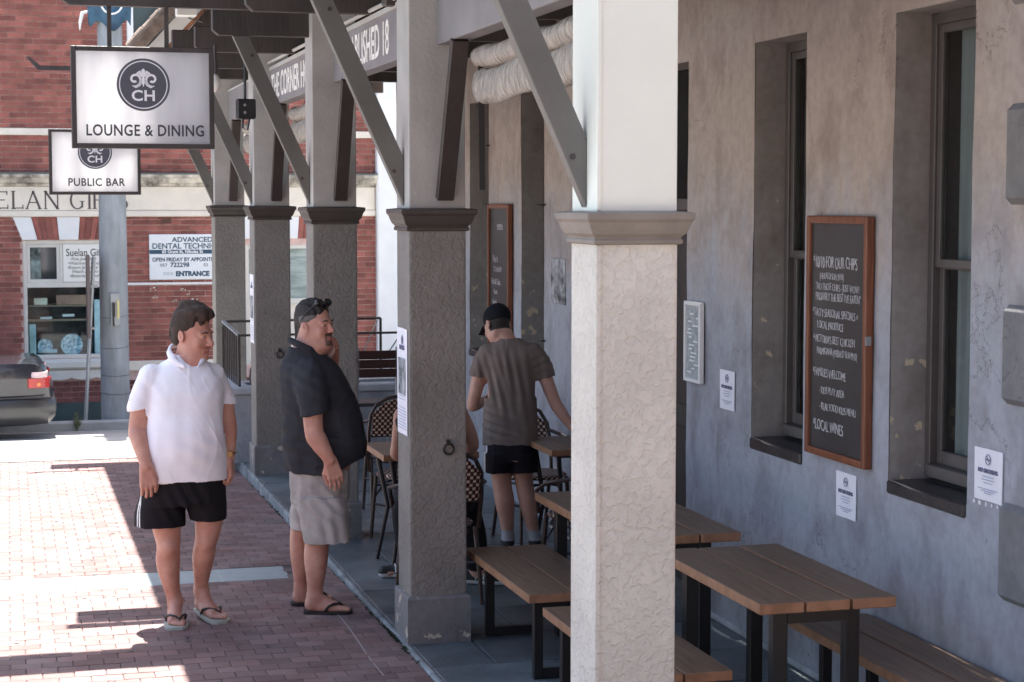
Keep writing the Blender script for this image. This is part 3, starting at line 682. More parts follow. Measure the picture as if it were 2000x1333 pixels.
mb = MB(); mb.tube([(.906, 24.35, -.7), (1.055, 24.35, 1.60)], .026, 10); obj('post', mb, m_galv, lp, smooth='auto')
mb = MB(); mb.prism([(1.0, .56), (1.036, .56), (1.094 - .055, 1.62), (1.06 - .058, 1.62)], (0, -.42, 0), (-.045, 24.5, 0)); obj('sign_plate', mb, mat('plate_back', (.11, .085, .08), .6), lp)
mb = MB()
for z in (.66, 1.2): mb.box(.965 + (z - .6)*.065, 1.055 + (z - .6)*.065, 24.30, 24.40, z, z + .03)
obj('clamp', mb, m_galv, lp)
wdm = MB(); rng = random.Random(2)
for i in range(16):
    a = rng.uniform(0, 6.28); h = rng.uniform(.10, .26); q = rng.uniform(.02, .10)
    p0 = Vector((.80, 24.03, -.62)); p1 = p0 + Vector((q*math.cos(a), q*.5*math.sin(a), h)); wdm.tube([p0, (p0 + p1)/2 + Vector((0, 0, .02)), p1], [.003, .0025, .001], 4)
    for k in range(9):
        c = p0 + (p1 - p0)*rng.uniform(.3, 1.05); b = rng.uniform(0, 6.28); r = rng.uniform(.010, .024)
        wdm.add([c, c + Vector((r*math.cos(b), r*math.sin(b), r*.6)), c + Vector((r*1.5*math.cos(b + .5), r*1.5*math.sin(b + .5), 0))], [(0, 1, 2)])
tag(obj('weed', wdm, mat('weed_green', (.16, .17, .07), .8)), 'small flowering weed growing from the far kerb right of the car', 'plant')
# ------------------------------------------------------------ hotel wall behind the verandah
XW = 3.727
hotel = thing('hotel_building', (6, 11.8, 0), 'old lime-washed hotel wall with tall recessed windows along the verandah', 'building')
OP = [(6.655, 7.345, 1.075, 3.117), (8.262, 8.905, 1.072, 3.117), (9.868, 10.75, 0.0, 3.093), (12.777, 13.395, 1.07, 3.117), (14.36, 15.00, 1.07, 3.117)]
def cells_y(xa, xb, ys, zs, hole):
    mb = MB()
    for i in range(len(ys) - 1):
        for j in range(len(zs) - 1):
            if not hole((ys[i] + ys[i+1])/2, (zs[j] + zs[j+1])/2): mb.box(xa, xb, ys[i], ys[i+1], zs[j], zs[j+1])
    return mb
ino = lambda y, z: any(a < y < b and c < z < d for a, b, c, d in OP)
ys = sorted({5.75, 18.0, *[o[0] for o in OP], *[o[1] for o in OP]}); zs = sorted({-.02, 7.2, *[o[2] for o in OP], *[o[3] for o in OP]})
def wall_skin():
    # outer face plus reveals, uneven like old render
    mb = MB()
    def grid(p, du, dv, nu, nv):
        k = len(mb.v)
        for i in range(nu + 1):
            for j in range(nv + 1): mb.v.append(tuple(Vector(p) + Vector(du)*i/nu + Vector(dv)*j/nv))
        for i in range(nu):
            for j in range(nv): mb.f.append((k + i*(nv+1) + j, k + (i+1)*(nv+1) + j, k + (i+1)*(nv+1) + j + 1, k + i*(nv+1) + j + 1))
    for i in range(len(ys) - 1):
        for j in range(len(zs) - 1):
            if not ino((ys[i] + ys[i+1])/2, (zs[j] + zs[j+1])/2):
                a, b, c, d = ys[i], ys[i+1], zs[j], min(zs[j+1], 5.2) if zs[j] < 5 else zs[j+1]
                grid((XW, a, c), (0, b - a, 0), (0, 0, d - c), max(1, int((b - a)/.05)), max(1, int((d - c)/.05)))
    return mb
ws = wall_skin()
import mathutils.noise as mnoise
vv = []
for v in ws.v:
    p = Vector(v); e = min([min(abs(p.y - o[0]), abs(p.y - o[1])) for o in OP] + [9])
    dx = .005*mnoise.noise(p*1.3) + .002*mnoise.noise(p*5)
    dy = .007*mnoise.noise(Vector((p.z*2.2, p.y*.5, 3))) if e < .001 else 0
    vv.append((p.x + dx, p.y + dy, p.z))
ws.v = vv
wall = obj('wall', ws, m_wall, hotel, smooth=True)
bk = MB(); bk.box(XW + .42, XW + 4, 5.75, 18.0, -.02, 7.2); bk.box(XW + .02, XW + .42, 5.75, 5.80, -.02, 7.2); bk.box(XW + .02, XW + .42, 17.95, 18.0, -.02, 7.2)
obj('building_body', bk, m_wall, hotel)
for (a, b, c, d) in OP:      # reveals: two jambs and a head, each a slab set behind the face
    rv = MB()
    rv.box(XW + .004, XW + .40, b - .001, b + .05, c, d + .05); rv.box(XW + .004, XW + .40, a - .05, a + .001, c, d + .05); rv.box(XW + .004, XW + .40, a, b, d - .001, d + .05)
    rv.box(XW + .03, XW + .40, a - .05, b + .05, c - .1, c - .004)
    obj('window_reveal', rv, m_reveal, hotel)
def sash(a, b, c, d, first, cf=.9):
    xf = XW + .172
    w = obj('window', (lambda m: (m.box(xf, xf + .07, a, a + .045, c + .02, d), m.box(xf, xf + .07, b - .045, b, c + .02, d), m.box(xf, xf + .07, a + .045, b - .045, d - .05, d), m.box(xf - .02, xf + .07, a + .045, b - .045, c + .02, c + .075), m)[-1])(MB()), m_sash, hotel, bevel=.004)
    zm = c + (d - c)*.475
    for k, (z0, z1, dx) in enumerate(((c + .075, zm, .035), (zm - .03, d - .05, .012))):
        m = MB(); x0 = xf + dx; t = .038
        m.box(x0, x0 + .03, a + .045, a + .045 + t, z0, z1); m.box(x0, x0 + .03, b - .045 - t, b - .045, z0, z1); m.box(x0, x0 + .03, a + .045 + t, b - .045 - t, z1 - t, z1); m.box(x0, x0 + .03, a + .045 + t, b - .045 - t, z0, z0 + (.06 if k == 0 else t))
        obj('sash', m, m_sash, w, bevel=.003)
        g = MB(); g.box(x0 + .012, x0 + .016, a + .045 + t, b - .045 - t, z0 + t, z1 - t); obj('pane', g, m_pane_dark, w)
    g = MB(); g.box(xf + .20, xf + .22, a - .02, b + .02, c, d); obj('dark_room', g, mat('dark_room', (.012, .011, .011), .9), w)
    cu = MB(); N = 22; y0, y1 = a + .01, a + (b - a)*cf
    for i in range(N + 1):
        y = y0 + (y1 - y0)*i/N; x = xf + .095 + .018*math.sin(i*1.75) + .006*math.sin(i*.7); cu.v += [(x, y, c + .03), (x, y, d - .03)]
    for i in range(N): cu.f.append((2*i, 2*i + 2, 2*i + 3, 2*i + 1))
    co_ = obj('curtain', cu, m_curtain, w, smooth=True)
    s_ = MB(); s_.box(XW - .015, xf, a + .004, b - .004, c - .055, c + .004); so = obj('sill', s_, m_sill, hotel, bevel=.008)
m_pane_dark = bpy.data.materials.new('old_pane'); m_pane_dark.use_nodes = True
n = m_pane_dark.node_tree.nodes; l = m_pane_dark.node_tree.links; n.remove(n['Principled BSDF'])
tb = n.new('ShaderNodeBsdfTransparent'); tb.inputs[0].default_value = (.75, .78, .78, 1); gb = n.new('ShaderNodeBsdfGlossy'); gb.inputs['Roughness'].default_value = .04; ms = n.new('ShaderNodeMixShader')
fz = n.new('ShaderNodeFresnel'); fz.inputs[0].default_value = 1.5; gp_ = n.new('ShaderNodeNewGeometry'); bf_ = n.new('ShaderNodeMath'); bf_.operation = 'SUBTRACT'; bf_.inputs[0].default_value = 1.; l.new(gp_.outputs['Backfacing'], bf_.inputs[1]); bm_ = n.new('ShaderNodeMath'); bm_.operation = 'MULTIPLY'; l.new(fz.outputs[0], bm_.inputs[0]); l.new(bf_.outputs[0], bm_.inputs[1]); l.new(bm_.outputs[0], ms.inputs[0]); l.new(tb.outputs[0], ms.inputs[1]); l.new(gb.outputs[0], ms.inputs[2]); l.new(ms.outputs[0], n['Material Output'].inputs[0])
for k in (0, 1, 3, 4): sash(*OP[k], k == 0, .87 if k == 0 else .97)
a, b, c, d = OP[2]
db = MB(); db.box(XW + .19, XW + .23, a, b, 0, 2.25); do = obj('door', db, m_brown, hotel, bevel=.004)
for (z0, z1) in ((.18, .95), (1.08, 2.1)):
    for (y0, y1) in ((a + .08, a + .40), (a + .48, b - .08)):
        q = MB(); q.box(XW + .18, XW + .192, y0, y1, z0, z1); obj('door_panel', q, m_brace_in, do, bevel=.01)
q = MB(); q.box(XW + .17, XW + .23, a, b, 2.25, 2.32); obj('door_transom', q, m_sash, hotel, bevel=.004)
q = MB(); q.box(XW + .20, XW + .206, a, b, 2.32, 3.09); obj('pane', q, m_glass, do)
# quoins at the near corner
for i, z in enumerate((-.02, .365, .75, 1.145, 1.52, 1.905, 2.29, 2.675, 3.05, 3.44)):
    y1 = 6.375 if i % 2 == 0 else 6.05
    q = MB(); q.box(XW - .030, XW + .02, 5.74, y1, z, z + .385 if i % 2 == 0 else z + .37)
    if i % 2 == 0 and i: obj('quoin', q, m_quoin, hotel, bevel=.027)
    elif i % 2: obj('quoin', q, m_quoin, hotel, bevel=.02)
sk = MB(); sk.box(XW - .012, XW + .01, 6.1, 9.86, 0, .035); obj('skirting', sk, mat('pale_skirting', (.42, .44, .46), .6, .3, 9, .2, space='world'), hotel, bevel=.004)
vt = MB(); vt.box(XW - .006, XW + .01, 12.0, 12.2, 2.84, 2.92)
vo = obj('air_vent', vt, m_brown, hotel)
hk = MB()
for (yy, zz) in ((12.73, 2.28), (12.73, 1.3), (14.31, 2.28), (14.31, 2.75)): hk.tube([(XW + .05, yy + .05, zz), (XW - .035, yy, zz), (XW - .035, yy + .09, zz)], .006, 5)
obj('shutter_hook', hk, m_black, hotel)

# ------------------------------------------------------------ verandah roof, beams
ver = thing('verandah_roof', (2.3, 12.3, 3.4), 'dark timber verandah roof with outrigger beams over the footpath', 'verandah')
rf = MB(); rf.prism([(.88, 4.42), (3.72, 4.80), (3.72, 4.83), (.88, 4.45)], (0, 12.65, 0), (0, 6.25, 0)); obj('roof_sheet', rf, mat('roof_iron', (.30, .29, .28), .5, .2, 5, .1), ver)
so = MB(); so.prism([(1.0, 4.36), (3.72, 4.72), (3.72, 4.74), (1.0, 4.38)], (0, 12.6, 0), (0, 6.27, 0)); obj('soffit', so, m_soffit, ver)
fa = MB(); fa.box(.88, .915, 6.25, 18.9, 4.24, 4.40); obj('fascia', fa, m_beam, ver, bevel=.005)
ga = MB(); ga.box(1.0, 3.72, 6.27, 6.31, 3.72, 4.35); obj('end_boarding', ga, m_post1, ver)
ga = MB(); ga.box(2.25, 3.72, 18.8, 18.84, 3.72, 4.35); obj('end_boarding', ga, m_brown, ver)
PY_ = [6.14, 9.27, 12.36, 15.45, 18.50]
for k, yy in enumerate([p + .15 for p in PY_] + [7.9, 11.0, 14.05, 17.1]):
    o_ = MB(); z0 = 3.41; 
    o_.prism([(3.72, z0), (3.72, z0 + .31), (1.335, z0 + .31), (1.335, z0 + .035), (1.375, z0)] if k < 5 else [(3.72, z0 + .01), (3.72, z0 + .2), (1.37, z0 + .2), (1.37, z0 + .05), (1.41, z0 + .01)], (0, .07, 0), (0, yy - .035, 0))
    obj('outrigger', o_, m_brown, ver, bevel=.006)
    if k < 5:
        pk = MB(); pk.box(2.6, 2.67, yy - .03, yy + .03, 3.722, 4.55); obj('roof_prop', pk, m_brown, ver)
for x in (1.15, 1.95, 2.95):
    q = MB(); z = 4.36 + (x - 1.0)*.132; q.box(x, x + .07, 6.3, 18.8, z - .12, z - .005); obj('purlin', q, m_brown, ver)
q = MB(); q.box(2.14, 2.23, 6.32, 18.7, 3.722, 3.90); obj('plate_beam', q, m_brown, ver)
# boards running from pillar to pillar, two of them signwritten
for k in range(4):
    y0, y1 = PY_[k] + .306, PY_[k+1] - .001
    q = MB(); q.box(2.13, 2.235, y0, y1, 3.10, 3.407)
    fb = tag(obj('fascia_board', q, m_beam, bevel=.004), ['plain grey board between the white pillar and the next pillar', 'grey board lettered ESTABLISHED 18 above the middle bay',
        'grey board with white capitals above the bay behind the man in black', 'plain grey board between the two farthest pillars'][k], 'sign board')
    q = MB(); q.box(2.118, 2.131, y0 + .01, y1 - .01, 3.385, 3.415) if k in (1, 2) else q.box(2.124, 2.131, y0 + .01, y1 - .01, 3.39, 3.405); obj('moulding', q, m_post, fb)
    if k == 1: text('ESTABLISHED 18', .275, m_letter, (2.1292, 12.05, 3.155), FACE_ST, fb, sx=.77, bold=.004, spacing=1.02, wob=.002)
    if k == 2: text('THE CORNER HOTEL', .275, m_letter, (2.1292, 15.38, 3.155), FACE_ST, fb, sx=.88, bold=.004, spacing=1.02, wob=.002)
cd = MB(); cd.tube([(2.11, 9.6, 3.44), (2.11, 10.4, 3.435), (2.11, 12.3, 3.445)], .013, 8); cd.tube([(2.11, 12.8, 3.44), (2.11, 15.4, 3.45)], .013, 8); obj('conduit', cd, m_post, ver)
jb = MB(); jb.box(2.06, 2.13, 10.25, 10.36, 3.40, 3.50); obj('junction_box', jb, m_brown, ver, bevel=.01)
lb = thing('ceiling_lamp', (1.43, 13.2, 3.11), 'round clear bulb lamp hanging beside the right edge of the large sign', 'lamp')
q = MB(); q.tube([(1.43, 13.2, 3.40), (1.43, 13.2, 3.30)], .012, 8); q.tube([(1.43, 13.2, 3.30), (1.43, 13.2, 3.20)], .024, 10); obj('lamp_holder', q, m_brown, lb)
q = MB(); q.lathe([(.012, 3.225), (.022, 3.21), (.038, 3.18), (.042, 3.15), (.036, 3.12), (.02, 3.10), (.001, 3.095)], (1.43, 13.2, -.02), 16)
obj('bulb', q, mat('bulb_glass', (.75, .72, .66), .15, .2, 14, 0), lb, smooth=True)
q = MB(); q.box(1.80, 1.95, 15.0, 15.12, 2.97, 3.13); spk = tag(obj('loudspeaker', q, m_black, bevel=.01), 'small black loudspeaker box hung between the two farthest pillars', 'speaker')
q = MB(); q.tube([(1.87, 15.06, 3.13), (1.87, 15.06, 3.42)], .012, 6); q.tube([(1.85, 15.03, 2.97), (1.84, 15.0, 2.90), (1.88, 15.0, 2.88), (1.90, 15.02, 2.97)], .008, 6); obj('bracket', q, m_black, spk)
q = MB()
for i in (0, 1): q.tube([(1.86 + i*.0, 14.998, 3.02 + .06*i), (1.86, 15.004, 3.02 + .06*i)], .012, 10)
obj('knob', q, m_galv, spk)
q = MB(); q.box(2.86, 3.12, 13.2, 13.45, 2.90, 3.25); h2 = tag(obj('heater_box', q, m_brown, bevel=.01), 'dark box fixed under the verandah beam left of the nearest grey pillar', 'heater')
q = MB(); q.tube([(2.99, 13.32, 3.25), (2.99, 13.32, 3.42)], .02, 6); obj('bracket', q, m_black, h2)

# ------------------------------------------------------------ pillars
def square_rings(prof, x0, x1, y0, y1):
    mb = MB(); 
    for e, z in prof: mb.v += [(x0 - e, y0 - e, z), (x1 + e, y0 - e, z), (x1 + e, y1 + e, z), (x0 - e, y1 + e, z)]
    for i in range(len(prof) - 1):
        for j in range(4): mb.f.append((4*i + j, 4*i + (j+1) % 4, 4*i + 4 + (j+1) % 4, 4*i + 4 + j))
    mb.f.append((3, 2, 1, 0)); k = 4*(len(prof) - 1); mb.f.append((k, k+1, k+2, k+3)); return mb
plab = ['nearest verandah pillar, cream stucco below and white above', 'textured grey pillar with iron ring and white paper, nearest of the grey ones',
        'grey stucco pillar directly behind the man in the dark polo shirt', 'grey stucco pillar with iron ring between the two standing men', 'farthest stucco pillar, behind the man in the white polo shirt']
m_plinth = plaster('chipped_plinth', (.21, .205, .205), (.21, .205, .2), (.75, .75, .75), chips=(.5, .45, .36), chip_amt=.63)
for k, yf in enumerate(PY_):
    x0, x1, y0, y1 = 1.981, 2.284, yf, yf + .305
    p = thing('pillar', (2.13, yf + .15, 0), plab[k], 'pillar', 'stucco pillars carrying the verandah')
    ms_, mp_, mc_, mpl = (m_stucco1, m_post1, m_cap1, m_stucco1) if k == 0 else (m_stucco, m_post, m_cap, m_plinth)  # nearest pillar takes the lit copies of the finishes, the rest the shaded ones
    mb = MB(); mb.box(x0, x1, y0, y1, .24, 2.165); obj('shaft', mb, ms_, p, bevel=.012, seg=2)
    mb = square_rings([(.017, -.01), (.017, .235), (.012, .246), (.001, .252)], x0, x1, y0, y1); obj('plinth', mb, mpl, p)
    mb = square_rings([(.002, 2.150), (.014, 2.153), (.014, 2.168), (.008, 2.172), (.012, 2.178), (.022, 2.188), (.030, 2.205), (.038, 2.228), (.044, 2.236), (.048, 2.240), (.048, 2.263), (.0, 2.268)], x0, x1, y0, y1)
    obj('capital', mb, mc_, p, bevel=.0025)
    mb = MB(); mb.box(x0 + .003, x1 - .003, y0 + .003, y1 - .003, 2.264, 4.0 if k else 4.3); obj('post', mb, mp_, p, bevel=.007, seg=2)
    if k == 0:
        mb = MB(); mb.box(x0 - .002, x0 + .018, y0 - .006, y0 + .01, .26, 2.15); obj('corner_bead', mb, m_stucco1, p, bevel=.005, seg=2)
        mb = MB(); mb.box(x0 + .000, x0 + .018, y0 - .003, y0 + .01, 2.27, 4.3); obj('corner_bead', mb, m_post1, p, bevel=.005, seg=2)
    ym = yf + .15
    mb = MB(); mb.prism([(1.983, 2.279), (1.983, 2.525), (1.583, 3.409), (1.471, 3.409)], (0, .06, 0), (0, ym - .03, 0)); so_ = obj('strut', mb, m_brace, p, bevel=.003)
    bo = MB()
    for (xx, zz) in ((1.93, 2.46), (1.60, 3.28)): bo.lathe([(.011, 0), (.011, .006), (.001, .010)], (xx, ym - .034, zz), 10, 'Y')
    obj('bolt', bo, m_brown, so_)
    if k: 
        mb = MB(); mb.bar((2.165, yf - .022, 2.315), (2.165, yf - .36, 3.098), .088, .05, up=(0, 1, .4)); obj('brace', mb, m_brace_in, p, bevel=.004)
    if 0 < k < 4:
        mb = MB(); mb.bar((2.165, y1 + .022, 2.315), (2.165, y1 + .36, 3.098), .088, .05, up=(0, 1, -.4)); obj('brace', mb, m_brace_in, p, bevel=.004)
    if k in (1, 3):
        zr = 1.04
        mb = MB(); mb.tube([(2.185 + .026*math.cos(a), yf - .018 - .004*math.sin(a), zr - .02 + .028*math.sin(a)) for a in [i*math.pi/10 for i in range(20)]], .0058, 8, closed=True)
        rg = obj('iron_ring', mb, m_black, p, smooth='auto')
        mb = MB(); mb.tube([(2.185, yf + .01, zr + .012), (2.185, yf - .022, zr + .012)], .010, 8); mb.box(2.175, 2.195, yf - .006, yf + .004, zr, zr + .03); obj('ring_staple', mb, m_black, rg)
# chips of render knocked off the nearest grey pillar's plinth
# papers on the street side of two pillars
def paper_st(x, y0, y1, z0, z1, label, title, lines, pic=None, cat='notice'):
    """sheet hung on a face looking towards the street, y0 < y1; reads from far to near"""
    mb = MB(); N = 6
    for i in range(N + 1):
        for j in range(2):
            y = y1 + (y0 - y1)*i/N; mb.v.append((x - .0025 - .0025*math.sin(i*1.3 + j), y, z0 if j == 0 else z1))
    k = len(mb.v); mb.v += [(x + .0, v[1], v[2]) for v in mb.v[:k]]
    for i in range(N):
        mb.f.append((2*i, 2*i + 2, 2*i + 3, 2*i + 1)); mb.f.append((k + 2*i, k + 2*i + 1, k + 2*i + 3, k + 2*i + 2))
    o = obj('notice', mb, m_paper); tag(o, label, cat)
    w = y1 - y0; h = z1 - z0; xs = x - .0062; q = MB()
    for (t, zf, s, b) in title: text(t, s, m_print, (xs, (y0 + y1)/2, z0 + h*zf), FACE_ST, o, align='CENTER', bold=b)
    for (zf, wf) in lines: q.box(xs - .0002, xs + .0004, (y0 + y1)/2 - w*wf/2, (y0 + y1)/2 + w*wf/2, z0 + h*zf, z0 + h*zf + .0032)
    if q.v: obj('small_print', q, mat('faint_print', (.38, .40, .50), .8), o)
    return o, xs
for (yf, lb, z0, z1) in ((9.27, 'white poster sheet taped to the street side of the nearest grey pillar', 1.085, 1.642), (15.45, 'white poster sheet on the street side of the pillar between the standing men', 1.11, 1.69)):
    o, xs = paper_st(1.981, yf + .035, yf + .29, z0, z1, lb, [('MISSING', .93*0 + .80, .032, .001)], [(.25 - .028*i, .8 if i % 4 else .6) for i in range(8)] + [(.33, .6), (.36, .5)], cat='poster')
    q = MB(); q.box(xs - .0004, xs + .0004, yf + .075, yf + .25, z0 + .21, z0 + .40)
    obj('photo_print', q, mat('bw_photo', (.45, .48, .5), .6, .0, 13, 0, col2=(.04, .05, .055), space='world'), o)
    q = MB(); q.prism([(-.012, 0), (.012, 0), (.016, .03), (0, .05), (-.016, .03)], (.0006, 0, 0), (xs - .0004, yf + .16, z0 + .475), (0, 1, 0), (0, 0, 1)); obj('crest_print', q, m_print, o)
# no-smoking notices on the wall
def nosmoke(y0, y1, z0, z1, label):
    o, xs = paper_st(XW - .0035, y0, y1, z0, z1, label, [('NO SMOKING', .54, .024, .0006)], [(.46, .4), (.40, .45), (.34, .3), (.22, .7), (.18, .5), (.14, .25)])
    o['group'] = 'printed notices taped along the wall'
    yc = (y0 + y1)/2; zc = z0 + (z1 - z0)*.80; q = MB()
    q.tube([(xs, yc + .019*math.cos(a), zc + .021*math.sin(a)) for a in [i*math.pi/12 for i in range(24)]], .0015, 5, closed=True)
    q.tube([(xs, yc + .013, zc + .015), (xs, yc - .013, zc - .015)], .0015, 5)
    q.box(xs - .0005, xs + .0005, yc - .016, yc + .016, zc - .003, zc + .003)
    obj('no_smoking_symbol', q, m_print, o)
nosmoke(9.125, 9.335, 1.183, 1.395, 'white notice on the wall between the framed menu and the first window')
nosmoke(7.65, 7.862, .838, 1.048, 'white notice on the wall just below the large chalkboard')
nosmoke(6.37, 6.587, 1.118, 1.325, 'white notice on the wall beside the corner quoins')
q = MB(); rng = random.Random(8)
for i in range(5): y = 6.40 + i*.045; q.box(XW - .008, XW - .002, y, y + rng.uniform(.006, .014), 1.098 + rng.uniform(-.004, .004), 1.112)
obj('tape_scrap', q, m_paper, hotel)
# framed menu, silvery poster
fm = thing('picture_frame', (XW, 9.70, 1.29), 'white framed menu hung beside the nearest pillar', 'frame')
q = MB(); y0, y1, z0, z1 = 9.578, 9.832, 1.288, 1.742; t = .022
q.box(XW - .034, XW - .006, y0, y0 + t, z0, z1); q.box(XW - .034, XW - .006, y1 - t, y1, z0, z1); q.box(XW - .034, XW - .006, y0 + t, y1 - t, z0, z0 + t); q.box(XW - .034, XW - .006, y0 + t, y1 - t, z1 - t, z1)
obj('frame', q, m_white, fm, bevel=.003)
q = MB(); q.box(XW - .022, XW - .014, y0 + t, y1 - t, z0 + t, z1 - t); obj('menu_sheet', q, mat('menu_print', (.50, .55, .54), .25, .0, 26, 0, col2=(.28, .32, .33), space='world'), fm)
q = MB(); rng = random.Random(6)
for i in range(16):
    y = rng.uniform(y0 + .04, y1 - .07); z = z0 + .05 + i*.022; q.box(XW - .0232, XW - .0222, y, min(y + rng.uniform(.02, .1), y1 - .03), z, z + .008)
obj('menu_lines', q, mat('menu_ink', (.75, .78, .76), .5), fm)
q = MB(); q.box(XW - .010, XW + .004, 12.235, 12.575, 1.585, 1.905)
sp_ = tag(obj('poster', q, mat('poster_art', (.55, .58, .60), .18, .0, 9, .6, 12, col2=(.03, .045, .05), space='world'), bevel=.002), 'glossy wrinkled poster in plastic on the wall left of the nearest pillar', 'poster')
# chalkboards
m_board = mat('blackboard', (.030, .028, .028), .38, .0, 1.6, 0, col2=(.055, .056, .056), space='world', spec=.4, detail=8)
m_bframe = wood('board_frame', (.24, .088, .042), (.13, .045, .022), .4, 'Z')
def chalkboard(y0, y1, z0, z1, label, lines, dy=.0):
    t = thing('chalkboard', (XW, (y0 + y1)/2, z0), label, 'chalkboard', 'wooden framed chalkboards on the wall')
    w = .036; xa, xb = XW - .046, XW - .006
    for (a, b, c, d) in ((y0, y0 + w, z0, z1), (y1 - w, y1, z0, z1), (y0 + w, y1 - w, z0, z0 + w), (y0 + w, y1 - w, z1 - w, z1)):
        q = MB(); q.box(xa, xb, a, b, c, d); obj('frame_rail', q, m_bframe, t, bevel=.008, seg=2)
    q = MB(); q.box(XW - .030, XW - .010, y0 + w, y1 - w, z0 + w, z1 - w); bd = obj('board', q, m_board, t)
    H_ = z1 - z0
    for (s, fy, fz, size, sx) in lines: text(s, size, m_chalk, (XW - .0312, y1 - w - .020 - fy, z1 - fz*H_), FACE_ST, bd, sx=sx, wob=.002, bold=-.0011, shear=-.05, spacing=.96, name='chalk_writing')
    return t
big = [('*10/10 FOR OUR CHIPS', .0, .215, .080, .60), ('(HERALD SUN 9/10)', .07, .262, .046, .68), ('"NO THOSE CHIPS - JUST WOW!', .03, .307, .050, .66), ('PROBABLY THE BEST I\'VE EATEN"', .03, .350, .056, .60),
       ('*TASTY SEASONAL SPECIALS +', .0, .418, .056, .66), ('LOCAL PRODUCE', .05, .468, .054, .68), ('*VICTORIA\'S BEST CHICKEN', .01, .527, .056, .66), ('PARMIGIANA (HERALD SUN 9/10)', .05, .575, .050, .60),
       ('*FAMILIES WELCOME', .01, .668, .060, .66), ('- KIDS PLAY AREA', .08, .738, .052, .68), ('- REAL FOOD KIDS MENU', .085, .805, .052, .68), ('*LOCAL WINES', .02, .893, .074, .66)]
cb1 = chalkboard(7.50, 8.147, 1.100, 2.236, 'wooden framed chalkboard menu between the two nearest windows', big)
q = MB(); q.box(XW - .045, XW - .02, 7.494, 7.503, 1.66, 1.70); obj('board_catch', q, m_galv, cb1)
chalkboard(13.614, 14.247, 1.02, 2.284, 'narrow chalkboard menu seen beyond the man in the cap', [('menu', .2, .16, .10, .8), ('This Is', .06, .36, .075, .9), ('COUNTRY', .09, .42, .06, .9), ('Fish & Chips', .03, .50, .07, .8), ('Roast', .1, .56, .06, .9), ('Steak', .06, .63, .07, .9), ('Pies', .1, .70, .07, .9), ('Soup', .03, .78, .07, .9), ('Salad', .1, .86, .07, .9)])

# ------------------------------------------------------------ rolled clear blinds under the boards
m_plastic = mat('rolled_plastic', (.43, .39, .335), .2, .35, 9, 1.0, 26, space='world', stretch=(1, 3.2, 1), spec=.6, bdist=.02)
def blind(y0, y1, label):
    t = thing('rolled_blind', (2.27, (y0 + y1)/2, 2.78), label, 'blind', 'rolled clear plastic blinds under the verandah boards')
    N = 46; M_ = 20
    for nm, zc, rx, rz, sag in (('upper_roll', 3.010, .052, .056, .006), ('lower_roll', 2.868, .044, .086, .012)):
        mb = MB()
        for i in range(N + 1):
            f = i/N; y = y0 + (y1 - y0)*f; s_ = sag*math.sin(f*math.pi*5 + rx*90)
            for j in range(M_):
                a = 2*math.pi*j/M_; w = 1 + .13*mnoise.noise(Vector((math.cos(a)*1.6, y*5 + math.sin(a)*1.2, math.sin(a)*1.6 + zc*7))) + .05*mnoise.noise(Vector((math.cos(a)*4, y*17 + a, math.sin(a)*4)))
                e = .55 if f in (0, 1) else 1
                mb.v.append((2.27 + rx*w*e*math.cos(a), y, zc + s_ + rz*w*e*math.sin(a)*(1 if math.sin(a) > 0 or nm[0] == 'u' else 1.0)))
        for i in range(N):
            for j in range(M_): mb.f.append((i*M_ + j, i*M_ + (j+1) % M_, (i+1)*M_ + (j+1) % M_, (i+1)*M_ + j))
        mb.f.append(tuple(range(M_))); mb.f.append(tuple(N*M_ + j for j in reversed(range(M_))))
        obj(nm, mb, m_plastic, t, smooth=True)
    mb = MB()
    for yy in (y0 + .12, (y0 + y1)/2, y1 - .12):
        mb.bar((2.205, yy, 3.09), (2.205, yy, 2.80), .025, .004, up=(1, 0, 0))
    return t
b1_ = blind(6.62, 8.96, 'crumpled clear rolled blind between the white pillar and the nearest grey pillar')
blind(12.75, 15.12, 'clear rolled blind hanging under the farther of the two lettered boards'); blind(15.85, 18.2, 'clear rolled blind in the farthest bay')
q = MB(); q.bar((2.26, 8.86, 3.0), (2.27, 8.88, 2.36), .030, .006, up=(0, 1, 0)); tag(obj('blind_strap', q, m_black, b1_))

# ------------------------------------------------------------ hanging signs
m_panel = bpy.data.materials.new('sign_acrylic'); m_panel.use_nodes = True
n = m_panel.node_tree.nodes; l = m_panel.node_tree.links; n.remove(n['Principled BSDF'])
df = n.new('ShaderNodeBsdfDiffuse'); tl = n.new('ShaderNodeBsdfTranslucent'); ms = n.new('ShaderNodeMixShader'); ms.inputs[0].default_value = .80
geo = n.new('ShaderNodeNewGeometry'); mpn = n.new('ShaderNodeMapping'); mpn.inputs['Scale'].default_value = (5, 1, .8); l.new(geo.outputs[0], mpn.inputs[0]); nz = n.new('ShaderNodeTexNoise'); nz.inputs['Scale'].default_value = 1.6; nz.inputs['Detail'].default_value = 5; l.new(mpn.outputs[0], nz.inputs[0])
rr = n.new('ShaderNodeValToRGB'); l.new(nz.outputs[0], rr.inputs[0]); rr.color_ramp.elements[0].position = .3; rr.color_ramp.elements[1].position = .6; rr.color_ramp.elements[0].color = (.80, .80, .81, 1); rr.color_ramp.elements[1].color = (.93, .93, .93, 1)
l.new(rr.outputs[0], df.inputs[0]); l.new(rr.outputs[0], tl.inputs[0]); l.new(df.outputs[0], ms.inputs[1]); l.new(tl.outputs[0], ms.inputs[2]); l.new(ms.outputs[0], n['Material Output'].inputs[0])
m_disc = mat('emblem_slate', (.085, .09, .11), .5)
m_wh = mat('emblem_white', (.85, .85, .87), .5)
